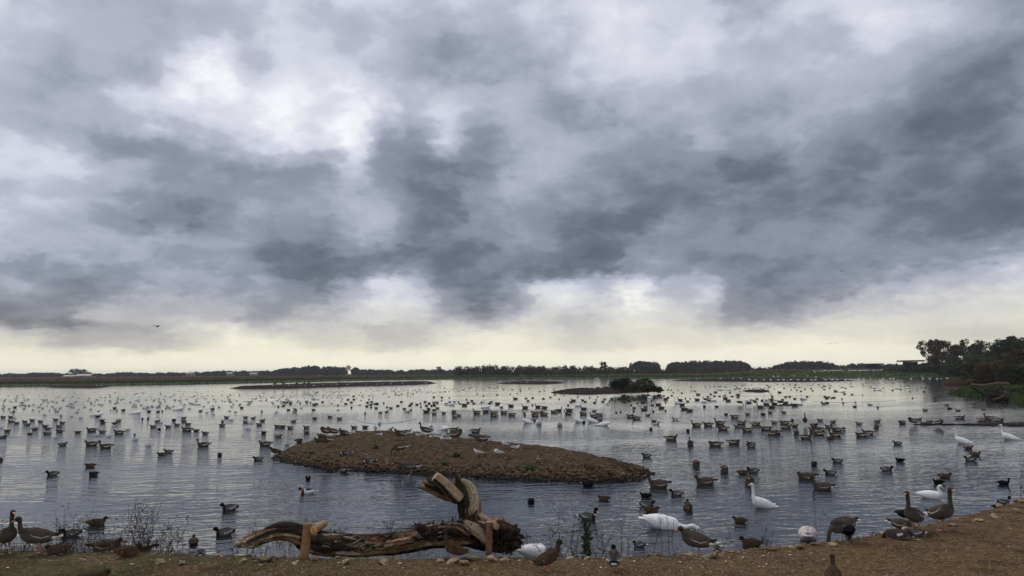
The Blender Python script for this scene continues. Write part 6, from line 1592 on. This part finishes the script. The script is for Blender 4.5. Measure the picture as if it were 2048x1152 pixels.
for x0, y0, s, txt in TILES:
    for w_ in txt.split():
        k = w_[0]; q = w_[1:].split(','); x = x0 + float(q[0]) / s; y = y0 + float(q[1]) / s
        kind = KEY[k]; po = POSE[q[3]] if len(q) > 3 else None
        if any(abs(x - a) < (3.5 if y > 800 else 2.0) and abs(y - b) < (3.5 if y > 800 else 1.5) and kk == kind for a, b, kk in seen): continue
        seen.append((x, y, kind))
        if kind == 'duck':
            kind = brs.choices(['duck', 'duckpale', 'hen', 'drake'], [4, 1.0, 2.5, 2.5])[0]
            if y < 776: kind = brs.choice(['duck', 'duck', 'hen'])
        if po is None: po = brs.choice(['up', 'low', 'low', 'rest']) if kind == 'goose' else brs.choice(['low', 'low', 'rest'] if kind != 'drake' else ['low', 'low', 'low', 'rest'])
        FLOCK.append((kind, x, y, q[2], po))
SCALE = {'swan': .80, 'gull': 1.15}
for kind, x, y, f_, po in FLOCK:
    stance = 'swim'; z = 0.0; sc = SCALE.get(kind, 1.0)
    if kind == 'swan' and po in ('tall', 'up'): sc = .82
    if kind == 'duck' or kind == 'duckpale': sc = 1.12
    bird(kind, x, y, f_, po, stance, z, sc, None, None, jit=10)
# geese standing on the submerged bar and the spit
for tx, ty, f_, po, x0, y0 in ((945, 412, 'R', 'feed', 1340, 750), (1085, 430, 'L', 'feed', 1340, 750), (1165, 408, 'BL', 'preen', 1340, 750), (1258, 398, 'F', 'low', 1340, 750), (1515, 412, 'L', 'stretch', 1340, 750), (1845, 694, 'F', 'tall', 1340, 750), (1555, 762, 'L', 'preen', 1600, 740), (1890, 786, 'R', 'sleep', 1600, 740)):
    bird('goose', x0 + tx / 6.827, y0 + ty / 6.827, f_, po, 'stand', -0.03, 1.0 if y0 == 750 else .95, None)
# on the mud islets
mud = brs
r = np.random.default_rng(9)
for k in range(34):
    x = r.uniform(1108, 1212); y = 785.5 - 4.0 * r.random() + (1.5 if x < 1130 else 0) ; bird(mud.choice(['duck', 'hen', 'drake', 'duck']), x, y, mud.choice(['L', 'R', 'L', 'F', 'BL']), mud.choice(['low', 'rest', 'sleep']), 'sit', 0.12, 1.1)
for x, y, f_, po, st in ((1108, 777, 'R', 'tall', 'sit'), (1180, 777, 'L', 'low', 'sit'), (1188, 777.5, 'R', 'low', 'sit'), (1203, 776.5, 'L', 'preen', 'sit')): bird('swan', x, y, f_, po, st, 0.12, .8)
for x, y, f_ in ((1480, 778.5, 'L'), (1490, 778, 'R'), (1498, 777.5, 'L'), (1506, 778.5, 'R'), (1512, 777, 'L'), (1517, 776.5, 'R'), (1522, 777.5, 'L'), (1530, 777, 'L'), (1526, 779.5, 'R')): bird('duck', x, y, f_, mud.choice(['low', 'rest']), 'sit', 0.14, 1.1)
for x, y, f_, po in ((1538, 778, 'R', 'up'), (1536, 774, 'L', 'stretch')): bird('goose', x, y, f_, po, 'stand', 0.12, .9)
for k in range(16): bird('swan', 1500 + 13.5 * k + r.uniform(-4, 4), 760.8 + r.uniform(-.4, .4), mud.choice(['L', 'R', 'L']), mud.choice(['low', 'rest', 'sleep', 'up']), 'sit', 0.25, .85)
for k in range(44):   # the swans grazing on the raised field
    x = 1628 + 178 * (k + r.uniform(-.4, .4)) / 44 if k < 36 else 1850 + 70 * (k - 36 + r.uniform(-.3, .3)) / 8
    Y = r.uniform(322, 350); b_ = PY(x, 745, Y); zz = land_z(b_.x, b_.y); o = None
    q = Vector((b_.x, b_.y, zz)); v_ = Rinv @ (q - Vector((0, 0, CAMH))); ppx, ppy = CX + F * v_.x / -v_.z, CY - F * v_.y / -v_.z
    bird('swan', ppx, ppy, mud.choice(['L', 'R', 'L', 'F']), mud.choice(['feed', 'low', 'rest', 'rest', 'up']), mud.choice(['stand', 'sit', 'stand']), None, 1.1, None, None, Y=Y)
for x, Y in ((1190, 330), (1547, 300), (1556, 298), (1588, 300), (1583, 302), (1616, 296), (1632, 292), (1195, 331)):
    b_ = PY(x, 745, Y); zz = land_z(b_.x, b_.y); q = Vector((b_.x, b_.y, zz)); v_ = Rinv @ (q - Vector((0, 0, CAMH))); bird('swan', CX + F * v_.x / -v_.z, CY - F * v_.y / -v_.z, 'L', 'rest', 'sit', None, .95, Y=Y)
# cormorants and dark birds on the long mud islet, gulls along it
for x in (549.5, 567, 593, 608, 617): bird('coot', x, 770.5 - (x - 549) * .012, mud.choice(['L', 'R']), 'tall', 'stand', 0.7, 2.3)
bird('duck', 679, 766.5, 'L', 'low', 'stand', 0.7, 1.8)
for k in range(26):
    x = r.uniform(520, 860); bird('gull', x, np.interp(x, [458, 870], [774.8, 766.8]) - r.uniform(0, 1.5), mud.choice(['L', 'R', 'F']), 'rest', 'sit', 0.62, 1.3)
for k in range(8): bird('gull', r.uniform(1000, 1060), 764.8, mud.choice(['L', 'R']), 'low', 'sit', 0.5, 1.3)
for x in (195, 203): bird('gull', x, 772, 'L', 'rest', 'sit', 0.4, 1.8)
# the far flock of small gulls floating over the left half of the lake: the largest one by one, the rest joined
def gull_spot(r):
    while True:
        x = r.uniform(2, 1010); lo = np.interp(x, [0, 300, 460, 700, 860, 1010], [783, 782, 778, 776, 772, 770]); hi = np.interp(x, [0, 120, 300, 500, 700, 850, 1010], [826, 826, 822, 815, 806, 790, 778])
        y = lo + (hi - lo) * r.beta(1.5, 1.6)
        if vnoise(np.array([x / 22.0]), np.array([y / 4.0]), 5)[0] > 0.36 or r.random() < 0.3: return x, y
spots = sorted([gull_spot(r) for _ in range(620)], key=lambda p: -p[1])
for x, y in spots[:230]: bird('gullgrey', x, y, brs.choice(['R', 'R', 'FR', 'BR', 'L', 'fr', 'B']), brs.choice(['low', 'rest', 'stretch']), 'swim', 0.0, 1.02, 'tiny pale gull floating in the scattered far flock on the grey water', 'small gulls of the far flock', lod=2)
gm = bird_parts('gullgrey', 'rest', 'swim', 2)[0][1]
v = np.empty(len(gm.vertices) * 3, np.float32); gm.vertices.foreach_get('co', v); v = v.reshape(-1, 3)
nf = len(gm.polygons); fq = np.array([p.vertices[:] if len(p.vertices) == 4 else (*p.vertices[:], p.vertices[2]) for p in gm.polygons])
cc = np.empty(len(gm.vertices) * 4, np.float32); gm.color_attributes['col'].data.foreach_get('color', cc); cc = cc.reshape(-1, 4)
VV = []; FF = []; CCs = []; k = 0
for x, y in spots[230:]:
    p = P(x, y, 0); a = r.uniform(0, 6.28); s = 1.05
    M_ = np.array([[math.cos(a), -math.sin(a), 0], [math.sin(a), math.cos(a), 0], [0, 0, 1]]) * s
    VV.append(v @ M_.T + np.array([p.x, p.y, 0])); FF.append(fq + k); CCs.append(cc); k += len(v)
me = mesh_np('far_gull_flock', np.concatenate(VV), np.concatenate(FF), M_far); set_col(me, np.concatenate(CCs))
tag(link('far_gull_flock', me), label='hundreds of tiny gulls on the farthest water, too small to pick apart', kind='stuff')

# ---- birds in the air
def flying(px, py, Y, span, dihedral, label, face, mat=ML['black'], name='flying_bird'):
    p = PY(px, py, Y); r_ = span * .09
    bd = closed(*ell_rings(np.array([-.30, -.2, 0, .15, .25]) * span, np.array([.02, .05, .07, .05, .01]) * span, np.array([.01, .04, .06, .05, .01]) * span, np.zeros(5), 8), 8)
    o = link(name, None, None, p, (0, 0, math.radians(face))); tag(o, label, 'bird')
    link('body', mesh_np('body', *bd, mat), o)
    for s in (1, -1):
        pts = []
        for t in np.linspace(0, 1, 6):
            ch = span * .17 * (1 - t ** 2 * .75); x = -span * .10 * t ** 1.5; y_ = s * span * .5 * t; z_ = span * (dihedral * t - .28 * t * t)
            pts += [(x + ch * .4, y_, z_ + .01), (x - ch * .6, y_, z_ + .01), (x - ch * .6, y_, z_ - .01), (x + ch * .4, y_, z_ - .01)]
        link('wing', mesh_np('wing', np.array(pts), np.concatenate([grid_faces(6, 4, True), [[0, 1, 2, 3]], [[23, 22, 21, 20]]]), mat), o)
flying(315, 653, 60, 0.75, .34, 'dark bird flying with drooped wings, alone low in the left sky', 70)
flying(1682, 542, 90, 0.62, .12, 'tiny dark bird flying alone high in the right sky', 100)
flying(1652, 688.5, 150, 0.8, .25, 'tiny flying bird, left of three low over the right horizon', 60)
flying(1661, 687, 155, 0.8, .25, 'tiny flying bird, middle of three low over the right horizon', 75)
flying(1673, 686, 150, 0.9, .3, 'tiny flying bird, right of three low over the right horizon', 60)
flying(948, 669, 260, 0.8, .2, 'speck of a flying bird low over the middle horizon, left of two', 80)
flying(956, 668.5, 260, 0.8, .2, 'speck of a flying bird low over the middle horizon, right of two', 80)

# ---- labels for the flock: look, heading and place, told apart by landmarks and order
ORD = ['first', 'second', 'third', 'fourth', 'fifth', 'sixth', 'seventh', 'eighth', 'ninth', 'tenth', 'eleventh', 'twelfth', 'thirteenth', 'fourteenth', 'fifteenth', 'sixteenth', 'seventeenth', 'eighteenth', 'nineteenth', 'twentieth']
LOOK = {'goose': 'greylag goose', 'swan': 'white swan', 'drake': 'green-headed drake', 'hen': 'brown hen duck', 'coot': 'black coot', 'gull': 'pale gull', 'shelduck': 'black-and-white shelduck', 'duck': 'small dark duck', 'duckpale': 'dark duck with pale flank'}
FACE = {'L': 'heading left', 'R': 'heading right', 'F': 'facing us', 'B': 'seen from behind', 'FL': 'half turned left', 'FR': 'half turned right', 'BL': 'half turned away', 'BR': 'half turned away', 'fl': 'heading left', 'fr': 'heading right', 'bl': 'heading left', 'br': 'heading right'}
ZONES = [  # x0, x1, y0, y1, name
 (-50, 260, 800, 842, 'upper row off the left edge'), (-50, 260, 842, 880, 'middle rows by the left edge'), (-50, 540, 880, 1000, 'open water left of the gravel islet'),
 (260, 430, 800, 880, 'cluster under the lone feeding swan'), (430, 560, 800, 900, 'rows just left of the islet'), (560, 700, 800, 850, 'water behind the left half of the islet'), (700, 850, 815, 870, 'wakes behind the islet crest'),
 (560, 720, 740, 816, 'band below the long mud islet'), (700, 830, 740, 816, 'knot of ducks below the mud islet tip'), (820, 930, 740, 832, 'dense group beyond the tallest crest goose'), (930, 1040, 812, 850, 'goose line before the upright swans'), (900, 1100, 740, 813, 'water between the short mud islet and the geese'),
 (1040, 1240, 812, 900, 'group around the upright swans'), (1090, 1230, 786, 813, 'ducks just below the duck islet'), (1230, 1350, 786, 813, 'ducks below the islet bush'), (1230, 1350, 813, 850, 'pairs right of the upright swans'), (1240, 1480, 850, 900, 'goose row facing left at mid-lake'),
 (1350, 1480, 786, 815, 'crowd right of the islet bush'), (1350, 1480, 815, 850, 'sparse water above the goose row'), (1480, 1600, 786, 816, 'crowd around the feeding bar'), (1480, 1640, 816, 905, 'goose rows below the feeding bar'), (1600, 1780, 786, 830, 'bright water left of the long wake'),
 (1640, 1790, 830, 900, 'group left of the stone spit'), (1780, 2060, 786, 860, 'birds along the stone spit'), (1280, 1480, 900, 1000, 'left part of the near flock'), (1480, 1600, 900, 1000, 'middle of the near flock'), (1600, 1800, 895, 1000, 'right part of the near flock'), (1800, 2060, 860, 1000, 'water before the stone spit'),
 (1230, 1500, 955, 1100, 'ducks around the feeding swan')]
from collections import defaultdict
buckets = defaultdict(list); far_b = defaultdict(list)
for b in BIRDS:
    if b['label'] and b['kind'] != 'x': continue
    x, y = b['px'], b['py']
    small = (b['D'] > 100)
    zn = next((n_ for x0, x1, y0, y1, n_ in ZONES if x0 <= x < x1 and y0 <= y < y1), None)
    lk = LOOK[b['kind']]
    act = {'dip': 'with head down', 'preen': 'preening', 'sleep': 'asleep', 'feed': 'feeding', 'scurve': 'with curved neck', 'stretch': 'with neck stretched', 'tall': 'with upright neck'}.get(b['pose'], '')
    if y < 786 or zn is None or small and b['kind'] != 'swan' and y < 792:
        area = ('on the raised far field' if (b['kind'] == 'swan' and y < 752 and x > 1600) else 'on the far marsh' if y < 757 and b['kind'] == 'swan' else 'on the dark mud strip' if (b['kind'] == 'swan' and y < 763 and 1480 < x < 1720) else
                'on the long mud islet' if (x < 870 and y < 776 and b['stance'] != 'swim') else 'on the short mud islet' if (x < 1070 and b['stance'] != 'swim') else 'on the duck islet' if (b['stance'] != 'swim' and x < 1240) else 'on the small mud islet' if b['stance'] != 'swim' else
                'along the far left water' if x < 520 else 'on the far water before the short mud islet' if x < 1090 else 'on the water beyond the bush' if x < 1400 else 'on the far water below the mud strip' if x < 1650 else 'on the far bright water at the right')
        if b['stance'] == 'stand' and b['kind'] == 'coot': lk = 'upright black cormorant'; b['o'].name = 'cormorant'; b['o']['category'] = 'cormorant'
        cnt = {'goose': 'geese', 'swan': 'swans', 'gull': 'gulls'}.get(b['kind'], 'ducks')
        if b['kind'] == 'coot' and b['stance'] == 'stand': cnt = 'cormorants'
        far_b[(lk, FACE[b['face']], area)].append(b)
        b['o']['group'] = 'distant %s %s' % (cnt, area)
        continue
    buckets[(zn, lk, FACE[b['face']])].append((b, act))
for (zn, lk, fc), L_ in buckets.items():
    L_.sort(key=lambda t: t[0]['px']); n_ = len(L_)
    for i, (b, act) in enumerate(L_):
        if act and sum(1 for _, a in L_ if a == act) == 1: s_ = '%s %s, %s, in the %s' % (lk, act, fc, zn)
        elif n_ == 1: s_ = 'only %s %s in the %s' % (lk, fc, zn)
        else: s_ = '%s %s, %s from the left in the %s' % (lk, fc, ORD[min(i, 19)], zn)
        w_ = s_.split()
        if len(w_) > 16: s_ = s_.replace(' from the left', ' from left'); w_ = s_.split()
        if len(w_) > 16: s_ = s_.replace(' in the ', ', '); w_ = s_.split()
        if len(w_) > 16: s_ = s_.replace('dark duck with pale flank', 'pale-flanked duck').replace('heading left', 'facing left').replace('small dark duck', 'dark duck').replace('green-headed drake', 'drake').replace('brown hen duck', 'brown duck').replace('black-and-white shelduck','shelduck'); w_ = s_.split()
        if len(w_) > 16: s_ = s_.replace('water behind the left half of', 'water behind left half of').replace(' from left', ' from left').replace(' with ', ' '); w_ = s_.split()
        if len(w_) > 16: s_ = s_.replace(' the ', ' '); w_ = s_.split()
        b['o']['label'] = s_
        b['o']['group'] = {'goose': 'geese swimming on the lake', 'swan': 'swans on the lake', 'gull': 'gulls floating among the ducks', 'coot': 'coots on the lake'}.get(b['kind'], 'ducks swimming on the lake')
for (lk, fc, area), L_ in far_b.items():
    L_.sort(key=lambda q: q['px'])
    for i, b in enumerate(L_): b['o']['label'] = ('tiny %s %s, %s from the left %s' % (lk, fc, ORD[i], area)) if 1 < len(L_) <= 20 else 'tiny distant %s %s %s' % (lk, fc, area)
for b in BIRDS:
    if 'group' not in b['o']: b['o']['group'] = {'goose': 'geese near the shore and islet', 'swan': 'white swans near the shore', 'cygnet': 'white swans near the shore', 'gull': 'gulls on the islet', 'coot': 'coots near the shore'}.get(b['kind'], 'ducks near the shore and islet')

for b in BIRDS:
    if len(b['o']['label'].split()) > 16: b['o']['label'] = ' '.join(w for w in b['o']['label'].replace(', from', ' from').split() if w not in ('the', 'on', 'to'))

# ---- faint wakes: low ridges of water behind swimming ducks
for i, path in enumerate(([(1712, 800), (1725, 808), (1740, 812.5), (1757, 814), (1790, 811.5), (1850, 807.5), (1900, 804.5)], [(702, 836), (720, 843), (745, 847), (760, 848), (790, 845), (832, 838)], [(1625, 803), (1680, 804.6), (1740, 803.5), (1790, 801)], [(0, 877), (20, 874.5), (60, 872)])):
    q = spline([tuple(P(a, b, 0)) for a, b in path], 40); T = np.gradient(q, axis=0); N = np.column_stack([-T[:, 1], T[:, 0], T[:, 2] * 0]); N /= np.linalg.norm(N, axis=1)[:, None]
    wd = 0.16 if i else 0.34; V = np.concatenate([np.stack([q + N * wd * t + np.array([0, 0, zz]) for t, zz in ((-1, -.01), (-.5, .008), (0, .020 if i else .026), (.5, .008), (1, -.01))], 1).reshape(-1, 3)])
    tag(link('wake', mesh_np('wake', V, grid_faces(40, 5), M_water)), label='thin curved wake line on the water', kind='structure')

# ---- feathers and droppings the flock has left on the bank and the islet
r = np.random.default_rng(55); VV = []; FF = []
for k in range(260):
    if k < 100: px_k = r.uniform(0, 2060); e_ = np.interp(px_k, [p[0] for p in bank_px], [p[1] for p in bank_px]); p = P(px_k, e_ + abs(r.normal()) * 14 + 3, .33); zz = bank_z(p.x, p.y)
    else: p = P(r.uniform(600, 1150), r.uniform(872, 935), .4); zz = isle_z(p.x, p.y)
    if zz < .12: continue
    a_ = r.random() * 6.28; l_ = r.uniform(.014, .045) * (1.5 if k >= 100 else 1.0); w_ = l_ * r.uniform(.2, .5); ca_, sa2 = math.cos(a_), math.sin(a_); k0 = len(VV)
    for ux, uy, uz in ((-1, 0, 0), (-.3, 1, .3), (.7, .7, .2), (1, 0, 0), (.7, -.7, .2), (-.3, -1, .3)): VV.append((p.x + (ux * l_ * ca_ - uy * w_ * sa2), p.y + (ux * l_ * sa2 + uy * w_ * ca_), zz + .012 + uz * w_ * .5))
    FF += [(k0, k0 + 1, k0 + 5), (k0 + 1, k0 + 2, k0 + 4), (k0 + 1, k0 + 4, k0 + 5), (k0 + 2, k0 + 3, k0 + 4)]
tag(link('feathers', mesh_np('feathers', VV, FF, flat_mat('shed_feather', (0.50, 0.48, 0.44)), False)), label='small pale feathers and droppings scattered over bank and islet', kind='stuff')
